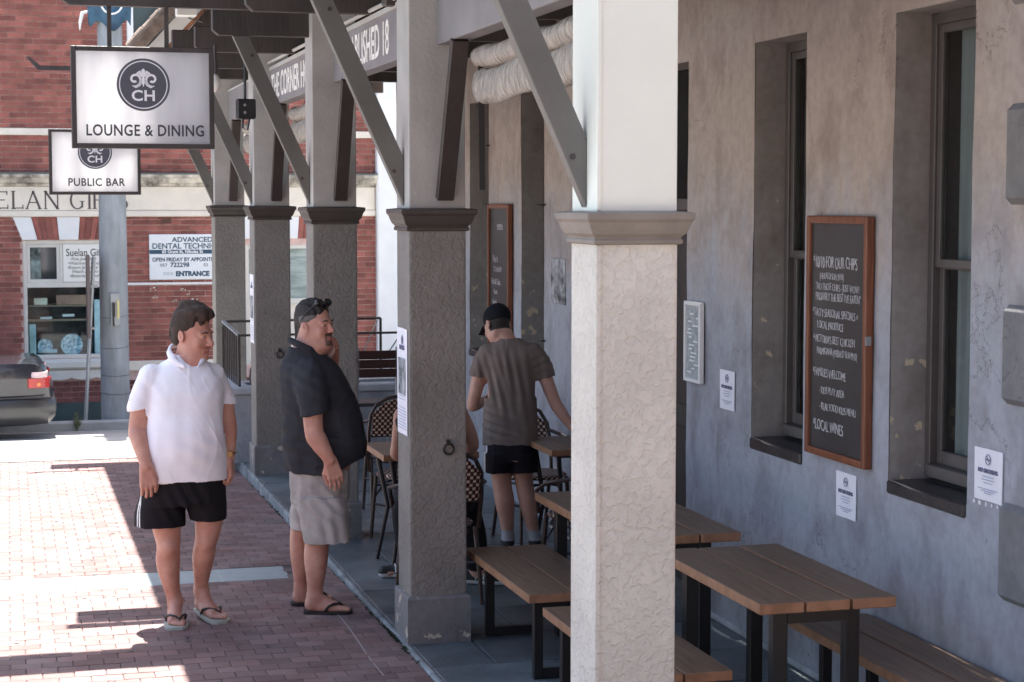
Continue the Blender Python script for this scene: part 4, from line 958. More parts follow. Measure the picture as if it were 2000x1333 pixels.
def emblem(c, R, y, par):
    X, Z = c
    q = MB(); q.lathe([(R, 0), (R, -.002), (.0005, -.002)], (X, y, Z), 48, 'Y'); d = obj('emblem', q, m_disc, par)
    q = MB(); ro, ri = R*.915, R*.875; N = 48; yy = y - .0028
    for i in range(N): a = 2*math.pi*i/N; q.v += [(X + ro*math.cos(a), yy, Z + ro*math.sin(a)), (X + ri*math.cos(a), yy, Z + ri*math.sin(a))]
    for i in range(N): j = (i + 1) % N; q.f.append((2*i, 2*j, 2*j + 1, 2*i + 1))
    def ribbon(pts, ws):
        k = len(q.v)
        for i, (p, w) in enumerate(zip(pts, ws)):
            a = pts[max(0, i-1)]; b = pts[min(len(pts)-1, i+1)]; dx, dz = b[0]-a[0], b[1]-a[1]; L = math.hypot(dx, dz) or 1
            nx, nz_ = -dz/L*w/2, dx/L*w/2
            q.v.append((X + (p[0] + nx)*R, yy, Z + (p[1] + nz_)*R)); q.v.append((X + (p[0] - nx)*R, yy, Z + (p[1] - nz_)*R))
        for i in range(len(pts) - 1): q.f.append((k + 2*i, k + 2*i + 2, k + 2*i + 3, k + 2*i + 1))
    ribbon([(0, .62), (0, .55), (0, .44), (0, .30), (0, .05), (0, -.08)], [.01, .14, .14, .085, .085, .01])
    for s_ in (-1, 1):
        ribbon([(s_*.05, .30), (s_*.10, .42), (s_*.15, .52)], [.02, .07, .10]); ribbon([(s_*.07, .30), (s_*.16, .38), (s_*.24, .46)], [.02, .06, .10])
        P = []; Wd = []
        for i in range(34):
            f = i/33; a = math.pi*(.05 - 2.25*f) if False else math.pi*(-.62 + 2.35*f); r = .265 - .20*f
            P.append((s_*(.32 - r*math.cos(a)*1.0), .20 + r*math.sin(a))); Wd.append(.03 + .055*min(1, f*4)*(1 if f < .93 else 1.3))
        ribbon(P, Wd)
        ribbon([(s_*.06, .25), (s_*.07, .10), (s_*.14, -.02), (s_*.28, -.10), (s_*.36, -.09)], [.03, .07, .07, .06, .01])
    obj('emblem_scroll', q, m_wh, d)
    text('CH', R*.56, m_wh, (X, yy, Z - R*.60), FACE_CAM, d, align='CENTER', bold=R*.014, sx=1.12, spacing=1.05, depth=.0005)
def hang_sign(Y, zt, zb, label, s, fs, sx, bz, zbeam, ez):
    x0, x1 = .385, 1.244
    t = thing('hanging_sign', ((x0 + x1)/2, Y, zt), label, 'sign', 'lightbox signs hung from the verandah')
    f = .030; q = MB(); y0, y1 = Y - .045, Y + .045
    q.box(x0, x0 + f, y0, y1, zb, zt); q.box(x1 - f, x1, y0, y1, zb, zt); q.box(x0 + f, x1 - f, y0, y1, zt - f, zt); q.box(x0 + f, x1 - f, y0, y1, zb, zb + f); obj('frame', q, m_brown, t, bevel=.003)
    q = MB(); q.box(x0 + f, x1 - f, Y - .043, Y - .039, zb + f, zt - f); pn = obj('panel', q, m_panel, t)
    q = MB(); q.box(x0 + f, x1 - f, Y + .039, Y + .043, zb + f, zt - f); obj('panel', q, m_panel, t)
    q = MB()
    for xx in (x0 + .30,): q.box(xx - .006, xx + .006, Y - .005, Y + .02, zb + f, zt - f)
    obj('inner_stile', q, m_galv, t)
    R = .160; cz = ez
    emblem((.815, cz), R, Y - .0435, pn)
    text(s, fs, m_ink, ((x0 + x1)/2 + .01, Y - .0442, bz), FACE_CAM, pn, align='CENTER', sx=sx, bold=fs*.018, spacing=1.08)
    for xx in (.618, .962):
        q = MB(); q.box(xx - .013, xx + .013, Y - .013, Y + .013, zt, zbeam); obj('hanger', q, m_brown, t)
    return t
s1 = hang_sign(11.6, 3.245, 2.627, 'large hanging lightbox sign reading LOUNGE & DINING', 'LOUNGE & DINING', .096, .80, 2.705, 3.50, 3.015)
q = MB(); q.prism([(2.235, 3.49), (2.235, 3.60), (.338, 3.60), (.338, 3.52), (.38, 3.49)], (0, .07, 0), (0, 11.565, 0)); obj('sign_beam', q, m_brown, ver, bevel=.004)
s2 = hang_sign(18.2, 2.995, 2.369, 'smaller looking hanging lightbox sign reading PUBLIC BAR, half behind the other', 'PUBLIC BAR', .104, .90, 2.455, 3.54, 2.775)
q = MB(); q.prism([(.195, 3.67), (.23, 3.67), (.325, 3.592), (2.13, 3.592), (2.13, 3.548), (.305, 3.548)], (0, .05, 0), (0, 18.18, 0)); obj('sign_bracket', q, m_brown, ver)
# unseen board added above the roof to cast the broad shadow across the footpath
ts = thing('roof_sign', (.1, 11.25, 3.9), 'broad sign board standing over the verandah edge', 'sign')
q = MB(); q.box(-.95, 1.1, 11.22, 11.27, 4.30, 5.30); obj('board', q, m_beam, ts, bevel=.005)
q = MB(); q.box(.92, .98, 11.27, 11.33, 4.0, 5.30); q.box(1.05, 2.2, 11.27, 11.33, 4.72, 4.78); q.box(1.04, 1.1, 11.27, 11.33, 4.0, 5.30); obj('stand', q, m_brown, ts)

# ------------------------------------------------------------ gable with rolled ridge beyond the verandah
gb = thing('corner_awning', (1.6, 19.4, 3.6), 'weathered tiled awning edge and pale boards behind the large sign', 'awning')
m_tile = mat('old_ridge', (.30, .23, .19), .85, .4, 7, .5, 30, col2=(.14, .11, .09), space='world')
A0 = Vector((1.235, 19.2, 3.84)); A1 = Vector((2.30, 19.2, 4.98)); L = (A1 - A0).length; d_ = (A1 - A0)/L; nrm = Vector((-d_.z, 0, d_.x))
nT = 13
for i in range(nT):
    a = A0 + d_*(L*i/nT); b = A0 + d_*(L*(i + 1)/nT - .006); r = .085 + .006*(i % 2)
    q = MB(); k = 0; M_ = 9
    for p, rr_ in ((a, r + .006), (b, r)):
        for j in range(M_):
            t_ = math.pi*(j/(M_ - 1)); q.v.append(tuple(p + nrm*(r*.95*math.cos(t_)) + Vector((0, -rr_*.7*math.sin(t_) - .004*(i % 2), 0)) + d_*(.025*math.sin(j*2.4))))
    for j in range(M_ - 1): q.f.append((j, j + 1, M_ + j + 1, M_ + j))
    q.f.append(tuple(range(M_))); q.f.append(tuple(M_ + j for j in reversed(range(M_))))
    obj('ridge_tile', q, m_tile, gb)
q = MB(); q.prism([(1.36, 3.82), (1.62, 3.82), (2.62, 4.98), (2.42, 4.98)], (0, .05, 0), (0, 19.22, 0)); obj('barge_board', q, m_white, gb)
q = MB(); q.prism([(1.30, 3.70), (1.63, 3.70), (1.63, 3.82), (1.36, 3.82)], (0, .05, 0), (0, 19.22, 0)); obj('barge_foot', q, m_white, gb)
q = MB(); q.bar((1.60, 19.17, 3.86), (2.60, 19.17, 4.92), .05, .04); obj('barge_gutter', q, mat('rust', (.25, .11, .06), .8, .4, 9, .3), gb)
q = MB(); q.prism([(1.66, 3.72), (3.6, 3.72), (3.6, 4.98), (2.66, 4.98), (1.66, 3.9)], (0, .06, 0), (0, 19.23, 0)); obj('gable_board', q, m_brown, gb)
q = MB(); q.box(1.675, 1.88, 18.96, 19.12, 4.17, 4.45); wb_ = tag(obj('floodlight', q, m_white, bevel=.01), 'white box light hanging from the awning above the large sign', 'light')
q = MB(); q.tube([(1.78, 19.05, 4.45), (1.78, 19.05, 4.8)], .012, 6); q.tube([(1.80, 19.05, 4.16), (1.95, 19.1, 4.12), (2.0, 19.15, 4.4)], .008, 6); obj('bracket', q, m_brown, wb_)
# ------------------------------------------------------------ low terrace wall and railing at the far end
m_render = mat('render_wall', (.34, .36, .38), .8, .2, 5, .6, 45, space='world')
q = MB(); q.box(1.87, 3.70, 16.28, 16.46, -.02, .60); tw = tag(obj('terrace_wall', q, m_render, bevel=.01), 'low rendered wall of the far terrace beside the man in white', 'wall')
q = MB(); q.box(1.84, 3.70, 16.25, 16.49, .602, .665); obj('coping', q, mat('coping_stone', (.42, .45, .47), .6, .2, 5, .2, 40, space='world'), tw, bevel=.01)
q = MB(); q.box(1.87, 2.02, 16.46, 17.6, -.12, .60); q.box(1.87, 3.70, 17.42, 17.6, -.12, .598); obj('return_wall', q, m_render, tw)
q = MB(); q.box(1.84, 2.05, 16.49, 17.62, .601, .664); obj('coping', q, mat('coping_stone', (.4, .4, .4)), tw, bevel=.01)
rl = thing('railing', (2.4, 17.0, .66), 'dark iron railing on the low terrace wall', 'railing')
q = MB(); q.bar((1.945, 17.52, 1.175), (1.955, 16.36, 1.125), .035, .018); obj('top_rail', q, m_galv, rl)
q = MB(); q.bar((1.955, 16.36, 1.12), (3.50, 16.36, 1.12), .02, .02); obj('front_rail', q, m_brown, rl)
q = MB(); q.bar((1.945, 17.52, 1.17), (3.46, 17.52, 1.18), .022, .022); q.bar((3.46, 17.52, .66), (3.46, 17.52, 1.18), .022, .022); obj('rear_rail', q, m_brown, rl)
for i in range(9):
    y = 16.38 + i*.14; q = MB(); q.bar((1.95, y, .66), (1.95, y, 1.12 + (y - 16.36)*.043), .012, .012); obj('baluster', q, m_brown, rl)
for (x, y) in ((1.955, 16.36), (2.75, 16.36), (3.50, 16.36), (1.945, 17.52), (2.7, 17.52)):
    q = MB(); q.bar((x, y, .66), (x, y, 1.13), .022, .022); obj('post', q, m_brown, rl)
q = MB()
for (a, b) in ((1.97, 2.17), (2.17, 1.97)): pass
for x in (2.0, 2.4, 2.8, 3.2):
    q.bar((x + .22, 16.36, 1.11), (x + .06, 16.36, .88), .010, .010); q.bar((x + .06, 16.36, .88), (x + .24, 16.36, .67), .010, .010)
for x in (2.8, 3.13): q.bar((x, 17.52, 1.16), (x + .14, 17.52, .80), .010, .010); q.bar((x + .30, 17.52, 1.16), (x + .14, 17.52, .80), .010, .010)
obj('diagonal_rod', q, m_galv, rl)
q = MB(); q.lathe([(.0, .0), (.11, .0), (.13, .06), (.12, .16), (.05, .22), (.0, .23)], (2.17, 16.37, .666), 14); tag(obj('cloth_bundle', q, m_black, smooth=True), 'dark bundled cloth lying on the low terrace wall', 'cloth')

# ------------------------------------------------------------ timber tables and benches on black steel frames
def wood2(name, top, edge, axis='Y'):
    m = wood(name, top, tuple(c*.62 for c in top), .5, axis); n = m.node_tree.nodes; l = m.node_tree.links; b = n['Principled BSDF']
    src = b.inputs['Base Color'].links[0].from_socket
    geo = n.new('ShaderNodeNewGeometry'); sp = n.new('ShaderNodeSeparateXYZ'); l.new(geo.outputs['True Normal'], sp.inputs[0])
    mr = n.new('ShaderNodeMapRange'); mr.inputs['From Min'].default_value = .5; mr.inputs['From Max'].default_value = .9; l.new(sp.outputs[2], mr.inputs[0])
    ed = n.new('ShaderNodeMix'); ed.data_type = 'RGBA'; ed.blend_type = 'MULTIPLY'; ed.inputs[0].default_value = .6; l.new(src, ed.inputs[6])
    r = n.new('ShaderNodeMix'); r.data_type = 'RGBA'; l.new(mr.outputs[0], r.inputs[0])
    nz = n.new('ShaderNodeTexNoise'); nz.inputs['Scale'].default_value = 18; tc = n.new('ShaderNodeTexCoord'); l.new(tc.outputs['Object'], nz.inputs[0])
    ra = n.new('ShaderNodeValToRGB'); l.new(nz.outputs[0], ra.inputs[0]); ra.color_ramp.elements[0].position = .35; ra.color_ramp.elements[1].position = .65
    ra.color_ramp.elements[0].color = (*[c*.72 for c in edge], 1); ra.color_ramp.elements[1].color = (*edge, 1)
    l.new(ra.outputs[0], r.inputs[6]); l.new(src, r.inputs[7]); l.new(r.outputs[2], b.inputs['Base Color'])
    return m
m_table = wood2('oiled_hardwood', (.215, .142, .094), (.34, .18, .10))
m_table_x = wood2('oiled_hardwood_cross', (.215, .142, .094), (.34, .18, .10), 'X')
def plank_top(t, x0, x1, y0, y1, z, th, n_, gap=.011):
    w = (x1 - x0 - gap*(n_ - 1))/n_
    for i in range(n_):
        a = x0 + i*(w + gap); q = MB(); q.box(a, a + w, y0 + (.003 if i == 1 else 0), y1, z - th, z - (.0015 if i == 1 else 0)); obj('plank', q, m_table, t, bevel=.003)
def steel(t, x0, x1, y0, y1, z, p=.065, low=True):
    for ya in (y0, y1):
        s_ = 1 if ya == y0 else -1
        for xx in (x0, x1):
            q = MB(); q.box(xx - p/2, xx + p/2, ya - p*.4, ya + p*.4, .004, z); obj('leg', q, m_black, t, bevel=.004)
        for (za, zb_) in ((z - .058, z), (.004, .05)):
            q = MB(); q.box(x0 + p/2, x1 - p/2, ya - p*.38, ya + p*.38, za, zb_); obj('cross_bar', q, m_black, t)
    q = MB(); q.box((x0+x1)/2 - .02, (x0+x1)/2 + .02, y0 + p*.4, y1 - p*.4, z - .05, z - .004); obj('spine', q, m_black, t)
def picnic(kind, x0, x1, y0, y1, label, n_, lx=(.11, .14), ly=.12, group=None):
    z = .75 if kind == 'table' else .45
    t = thing(kind, ((x0+x1)/2, (y0+y1)/2, 0), label, kind, group)
    plank_top(t, x0, x1, y0, y1, z, .043 if kind == 'table' else .042, n_)
    steel(t, x0 + lx[0], x1 - lx[1], y0 + ly, y1 - ly, z - .0435, .062 if kind == 'table' else .048)
    return t
GT = 'timber tables on black steel frames'; GB = 'timber benches on black steel frames'
picnic('table', 2.772, 3.351, 6.52, 7.69, 'nearest whole timber table, just right of the white pillar', 3, (.12, .15), .10, GT)
picnic('table', 2.69, 3.30, 8.0, 9.40, 'timber table behind the white pillar, showing at both of its sides', 3, group=GT)
picnic('bench', 2.335, 2.775, 8.26, 9.50, 'two-plank bench in front of the nearest grey pillar', 2, (.09, .09), .16, GB)
picnic('bench', 2.325, 2.737, 6.70, 7.99, 'two-plank bench mostly hidden behind the white pillar', 2, (.08, .08), .10, GB)
picnic('bench', 3.325, 3.71, 5.30, 7.50, 'long bench against the wall below the second window', 2, (.08, .08), .22, GB)
t = thing('table', (2.8, 4.9, 0), 'timber table at the very bottom edge of the picture', 'table', GT)
for i in range(3): q = MB(); q.box(2.05, 3.45, 4.635 + i*.193, 4.818 + i*.193, .707, .75); obj('plank', q, m_table_x, t, bevel=.003)
steel(t, 2.2, 3.3, 4.74, 5.09, .7065)

# ------------------------------------------------------------ bistro chairs and tables
m_cane = mat('dark_cane', (.045, .022, .016), .35, .4, 14, .2, 60, spec=.6)
m_weave = bpy.data.materials.new('weave'); m_weave.use_nodes = True
n = m_weave.node_tree.nodes; l = m_weave.node_tree.links; b = n['Principled BSDF']; b.inputs['Roughness'].default_value = .45
uv = n.new('ShaderNodeUVMap'); sp = n.new('ShaderNodeSeparateXYZ'); l.new(uv.outputs[0], sp.inputs[0])
def M_(op, a, b_=None, v=None):
    x = n.new('ShaderNodeMath'); x.operation = op; l.new(a, x.inputs[0])
    if b_ is not None: l.new(b_, x.inputs[1])
    if v is not None: x.inputs[1].default_value = v
    return x.outputs[0]
u = M_('MULTIPLY', sp.outputs[0], v=1/.040); v_ = M_('MULTIPLY', sp.outputs[1], v=1/.022)
row = M_('FLOOR', v_); par = M_('MODULO', row, v=2.); u2 = M_('ADD', u, M_('MULTIPLY', par, v=.5))
fu = M_('ABSOLUTE', M_('SUBTRACT', M_('FRACT', u2), v=.5)); fv = M_('ABSOLUTE', M_('SUBTRACT', M_('FRACT', v_), v=.5))
k1 = M_('LESS_THAN', fu, v=.24); k2 = M_('LESS_THAN', fv, v=.38); kk = M_('MULTIPLY', k1, k2)
mx = n.new('ShaderNodeMix'); mx.data_type = 'RGBA'; l.new(kk, mx.inputs[0]); mx.inputs[6].default_value = (.07, .010, .012, 1); mx.inputs[7].default_value = (.68, .56, .42, 1); l.new(mx.outputs[2], b.inputs['Base Color'])
bp = n.new('ShaderNodeBump'); bp.inputs['Distance'].default_value = .004; l.new(kk, bp.inputs['Height']); l.new(bp.outputs[0], b.inputs['Normal'])
def uvset(o, fu_):
    me = o.data; uvl = me.uv_layers.new(name='UVMap')
    for lp_ in me.loops: uvl.data[lp_.index].uv = fu_(me.vertices[lp_.vertex_index].co)
def chair(label):                     # local: seat centre at origin, back towards +Y (sitter looks to -Y)
    t = thing('bistro_chair', (0, 0, 0), label, 'chair', 'woven bistro chairs', world=False)
    q = MB(); q.lathe([(.0, .43), (.19, .43), (.21, .438), (.215, .45), (.20, .462), (.0, .455)], (0, 0, 0), 24); s_ = obj('seat', q, m_weave, t, local=True, smooth='auto'); uvset(s_, lambda c: (c.x + .5, c.y + .5 + c.z*1.5))
    arch = [(-.205, .17, .43), (-.215, .20, .62), (-.205, .235, .76), (-.16, .26, .845), (-.08, .272, .882), (0, .275, .892), (.08, .272, .882), (.16, .26, .845), (.205, .235, .76), (.215, .20, .62), (.205, .17, .43)]
    q = MB(); q.tube(arch, .0135, 8); obj('back_frame', q, m_cane, t, local=True, smooth='auto')
    q = MB(); N = 12
    for i in range(N + 1):
        x = -.195 + .39*i/N; top = .872 - .115*abs(x/.195)**2.4; bot = .60
        for j in range(5):
            z = bot + (top - bot)*j/4; q.v.append((x, .20 + (z - .6)*.27 + .02*(1 - (x/.2)**2), z))
    for i in range(N):
        for j in range(4): q.f.append((i*5 + j, (i+1)*5 + j, (i+1)*5 + j + 1, i*5 + j + 1))
    bpn = obj('back_panel', q, m_weave, t, local=True); uvset(bpn, lambda c: (c.x + .5, c.z))
    sol = bpn.modifiers.new('s', 'SOLIDIFY'); sol.thickness = .012; sol.offset = 0
    q = MB(); q.bar((-.2, .20, .60), (.2, .20, .60), .02, .02); obj('back_rail', q, m_cane, t, local=True)
    for s in (-1, 1):
        q = MB(); q.tube([(s*.205, .235, .72), (s*.26, .12, .69), (s*.27, -.02, .66), (s*.235, -.14, .60), (s*.20, -.165, .46)], .013, 8); obj('arm', q, m_cane, t, local=True, smooth='auto')
        q = MB(); q.tube([(s*.17, -.13, .44), (s*.19, -.17, .0)], [.015, .012], 8); obj('leg', q, m_cane, t, local=True, smooth='auto')
        q = MB(); q.tube([(s*.19, .16, .44), (s*.20, .26, .0)], [.015, .012], 8); obj('leg', q, m_cane, t, local=True, smooth='auto')
    q = MB(); q.tube([(.185*math.cos(a), .185*math.sin(a) + .0, .40) for a in [i*math.pi/10 for i in range(20)]], .009, 6, closed=True)
    q.tube([(-.185, -.15, .24), (0, .04, .20), (.185, -.15, .24)], .009, 6); q.tube([(-.19, .2, .24), (0, .04, .20), (.19, .2, .24)], .009, 6)
    for s in (-1, 1): q.tube([(s*.18, -.14, .28), (s*.10, -.13, .38), (0, -.12, .40)], .007, 6)
    obj('stretcher', q, m_cane, t, local=True, smooth='auto')
    return t
c0 = chair('woven bistro chair beyond the small table, nearest the terrace wall')
c0.location = (2.72, 13.35, 0); c0.rotation_euler = (0, 0, R_(180))
for (x, y, rz, lb) in ((2.60, 12.25, 200, 'woven bistro armchair just behind the small table left of the nearest grey pillar'),
        (2.36, 10.33, 183, 'woven bistro chair with the seated person on it, behind the nearest grey pillar'),
        (3.44, 12.0, 10, 'woven bistro chair beyond the right hand of the man in the cap'),
        (3.26, 10.36, 205, 'woven bistro chair with its back close to the left edge of the white pillar')):
    copy_tree(c0, loc=(x, y, 0), rz=R_(rz), label=lb)
def bistro(x0, x1, y0, y1, label, n_=1):
    t = thing('bistro_table', ((x0+x1)/2, (y0+y1)/2, 0), label, 'table', 'small bistro tables')
    for i in range(3):
        a = x0 + (x1 - x0)*i/3; q = MB(); q.box(a + .002, a + (x1 - x0)/3 - .002, y0, y1, .710, .75); obj('plank', q, m_table, t, bevel=.003)
    for (xx, yy) in ((x0 + .07, y0 + .07), (x1 - .07, y0 + .07), (x0 + .07, y1 - .07), (x1 - .07, y1 - .07)):
        cx, cy = (x0+x1)/2, (y0+y1)/2
        q = MB(); q.tube([(xx, yy, .705), (xx + (cx - xx)*.25, yy + (cy - yy)*.25, .35), (xx, yy, .003)], [.017, .014, .012], 8); obj('leg', q, m_black, t, smooth='auto')
    q = MB(); q.box(x0 + .06, x1 - .06, y0 + .06, y1 - .06, .690, .708); obj('under_frame', q, m_black, t)
bistro(2.19, 2.80, 11.03, 11.66, 'small timber topped table left of the nearest grey pillar')
bistro(3.25, 3.71, 10.98, 11.66, 'small timber topped table under the right hand of the man in the cap')
# dark slatted high-back chair by the terrace wall
hc = thing('slat_chair', (3.03, 15.6, 0), 'dark timber slatted chair with steel legs beyond the bistro chairs', 'chair')
for i in range(3): q = MB(); q.box(2.87, 3.19, 15.48, 15.505, .80 + i*.078, .874 + i*.078); obj('slat', q, wood('dark_slat', (.05, .02, .014), (.03, .012, .01), .5, 'X'), hc, bevel=.003)
for x in (2.86, 3.20):
    q = MB(); q.tube([(x, 15.52, .004), (x, 15.50, 1.06)], .012, 8); q.tube([(x, 15.9, .004), (x, 15.88, .55), (x, 15.52, .56)], .012, 8); obj('leg', q, m_galv, hc, smooth='auto')
q = MB(); q.box(2.87, 3.19, 15.52, 15.9, .545, .575); obj('seat', q, m_brown, hc, bevel=.005)

# ------------------------------------------------------------ parked dark sedan
cy = 23.05; gx = -.005                      # tail of the car points to +X
zc = gz(cy) + .0
car = thing('parked_car', (-1.7, cy, zc), 'dark grey sedan parked on the road, its tail light showing at the left edge', 'car')
m_car = mat('car_paint', (.018, .019, .027), .2, .1, 3, 0, spec=.6)
try: m_car.node_tree.nodes['Principled BSDF'].inputs['Coat Weight'].default_value = .6
except Exception: pass
m_lowcar = mat('car_paint_low', (.028, .027, .029), .28, .1, 3, 0, spec=.7)
# stations along the length: x from tail, bottom, belt, half width at belt
X0 = .47
st = [(0.00, .34, .70, .70, .56), (.05, .27, .80, .78, .66), (.12, .24, .91, .82, .76), (.20, .23, .955, .835, .83), (.45, .22, .965, .85, .86), (.75, .21, .96, .86, .88), (1.4, .20, .91, .865, .88), (2.4, .20, .89, .865, .88), (3.2, .20, .86, .86, .86), (3.9, .20, .80, .84, .80), (4.3, .22, .72, .78, .70), (4.5, .28, .58, .66, .52)]
q = MB(); NJ = 13
for (x, zb, zt, hw, _) in st:
    for j in range(NJ*2):
        s = 1 if j < NJ else -1; jj = j if j < NJ else 2*NJ - 1 - j; f = jj/(NJ - 1)       # from underside centre edge round to the top centre
        if f < .5: a = f/.5; z = zb + (zt - .10 - zb)*a; y = hw*(.90 + .10*math.sin(math.pi*min(1, a*1.05)*.62))
        else: a = (f - .5)/.5; y = hw*(1 - .055*a) if a < .3 else hw*.983*(1 - ((a - .3)/.7)**2.2); z = zt - .10 + .10*math.sin(min(1, a/.42)*math.pi/2) + .012*max(0, a - .42)
        q.v.append((X0 - x, cy + s*y, zc + z))
n_st = len(st); MJ = NJ*2
for i in range(n_st - 1):
    for j in range(MJ): q.f.append((i*MJ + j, i*MJ + (j+1) % MJ, (i+1)*MJ + (j+1) % MJ, (i+1)*MJ + j))
q.f.append(tuple(range(MJ))); q.f.append(tuple((n_st-1)*MJ + j for j in reversed(range(MJ))))
body = obj('body', q, m_car, car, smooth='auto')
q = MB()           # cabin
cab = [(.62, .90, .0), (1.02, 1.20, .10), (1.45, 1.335, .155), (2.2, 1.355, .165), (2.75, 1.27, .13), (3.35, .90, .02)]
for (x, zt, ins) in cab:
    for s in (-1, 1): q.v += [(X0 - x, cy + s*(.80), zc + .86), (X0 - x, cy + s*(.80 - (zt - .88)*.42), zc + zt - .02), (X0 - x, cy + s*(.40 - (zt - .88)*.1), zc + zt)]
for i in range(len(cab) - 1):
    a = i*6; b = a + 6; q.f += [(a, a+1, b+1, b), (a+1, a+2, b+2, b+1), (a+2, a+5, b+5, b+2), (a+5, a+4, b+4, b+5), (a+4, a+3, b+3, b+4)]
obj('cabin_glass', q, mat('car_glass', (.05, .06, .065), .05, spec=.9), car, smooth='auto')
q = MB()
for (x0, x1, z0, z1) in ((1.25, 2.75, 1.345, 1.37),): q.add([(X0 - x0 + .1, cy - .54, zc + 1.31), (X0 - x0 + .1, cy + .54, zc + 1.31), (X0 - x1, cy + .56, zc + 1.30), (X0 - x1, cy - .56, zc + 1.30), (X0 - 1.5, cy - .5, zc + 1.372), (X0 - 1.5, cy + .5, zc + 1.372), (X0 - 2.3, cy + .5, zc + 1.38), (X0 - 2.3, cy - .5, zc + 1.38)], [(0, 1, 5, 4), (1, 2, 6, 5), (2, 3, 7, 6), (3, 0, 4, 7), (4, 5, 6, 7)])
obj('roof_panel', q, m_car, car, smooth='auto')
q = MB()
for i, (x, z0, z1, hw) in enumerate(((-.045, .33, .50, .60), (-.03, .27, .545, .76), (.06, .235, .555, .845), (.30, .225, .555, .882), (.62, .22, .55, .884))):
    h_ = z1 - z0; pr = [(-.10, 0), (-.045, .05), (-.012, .2), (.006, .42), (.012, .62), (.006, .82), (-.012, .94), (-.05, 1.0)]
    for s in (-1, 1): q.v += [(X0 - x - (.0 if i > 1 else max(0, -e_)*.8), cy + s*(hw + e_), zc + z0 + f_*h_) for e_, f_ in pr]
for i in range(4):
    a = i*16; b = a + 16
    for j in range(7): q.f += [(a+j, a+j+1, b+j+1, b+j), (a+8+j+1, a+8+j, b+8+j, b+8+j+1)]
    q.f.append((a+7, a+15, b+15, b+7))
q.f += [tuple(range(8)) + tuple(reversed(range(8, 16)))]
obj('bumper', q, m_lowcar, car, smooth='auto')
m_red = mat('lamp_red', (.40, .012, .010), .15, .3, 20, 0, spec=.8); m_clear = mat('lamp_clear', (.72, .55, .52), .15, .3, 24, 0, spec=.8)
for s in (-1, 1):
    for (zz0, zz1, mm, nn) in ((.67, .785, m_red, 'tail_lamp'), (.788, .855, m_clear, 'reversing_lamp')):
        q = MB(); pts = [(.275, .872), (.17, .868), (.09, .835), (.035, .77), (.01, .60)] if nn[0] == 't' else [(.235, .862), (.16, .860), (.10, .838), (.06, .78), (.05, .62)]
        for (x, y) in pts: q.v += [(X0 - x, cy + s*y, zc + zz0), (X0 - x, cy + s*(y - (.0 if nn[0] == 't' else .02)), zc + zz1), (X0 - x - .02, cy + s*(y - .05), zc + zz1), (X0 - x - .02, cy + s*(y - .05), zc + zz0)]
        for i in range(4):
            for j in range(4): q.f.append((i*4 + j, i*4 + (j+1) % 4, (i+1)*4 + (j+1) % 4, (i+1)*4 + j))
        q.f += [(0, 1, 2, 3), (16, 17, 18, 19)]
        tlamp = obj(nn, q, mm, car, bevel=.004)
        if nn[0] == 't': q = MB(); q.lathe([(.022, 0), (.022, s*.012), (.001, s*.014)], (X0 - .16, cy + s*.868, zc + .715), 10, 'Y'); obj('indicator', q, mat('lamp_orange', (.85, .25, .08), .2), tlamp)
    for xw in (.98, 3.62):
        q = MB(); q.lathe([(.20, .0), (.29, .0), (.31, .03), (.31, .17), (.29, .20), (.20, .20)], (X0 - xw, cy + s*.69 - (.2 if s < 0 else 0) + (.02 if s < 0 else -.02), zc + .31), 28, 'Y'); wh = obj('wheel', q, mat('tyre', (.018, .018, .018), .8), car, smooth='auto')
        q = MB(); q.lathe([(.205, s*.0), (.20, s*.008), (.17, -s*.004), (.06, s*.006), (.03, s*.012), (.001, s*.012)], (X0 - xw, cy + s*.884, zc + .31), 24, 'Y'); obj('rim', q, m_galv, wh, smooth='auto')
q = MB(); q.box(X0 - .56, X0 - .53, cy - .868, cy - .855, zc + .80, zc + .87); obj('fuel_flap', q, m_black, car)
q = MB(); q.box(X0 - .62, X0 - .0, cy - .887, cy - .87, zc + .553, zc + .567); q.box(X0 - 3.0, X0 - 1.2, cy - .876, cy - .862, zc + .50, zc + .54); obj('trim_strip', q, m_black, car)
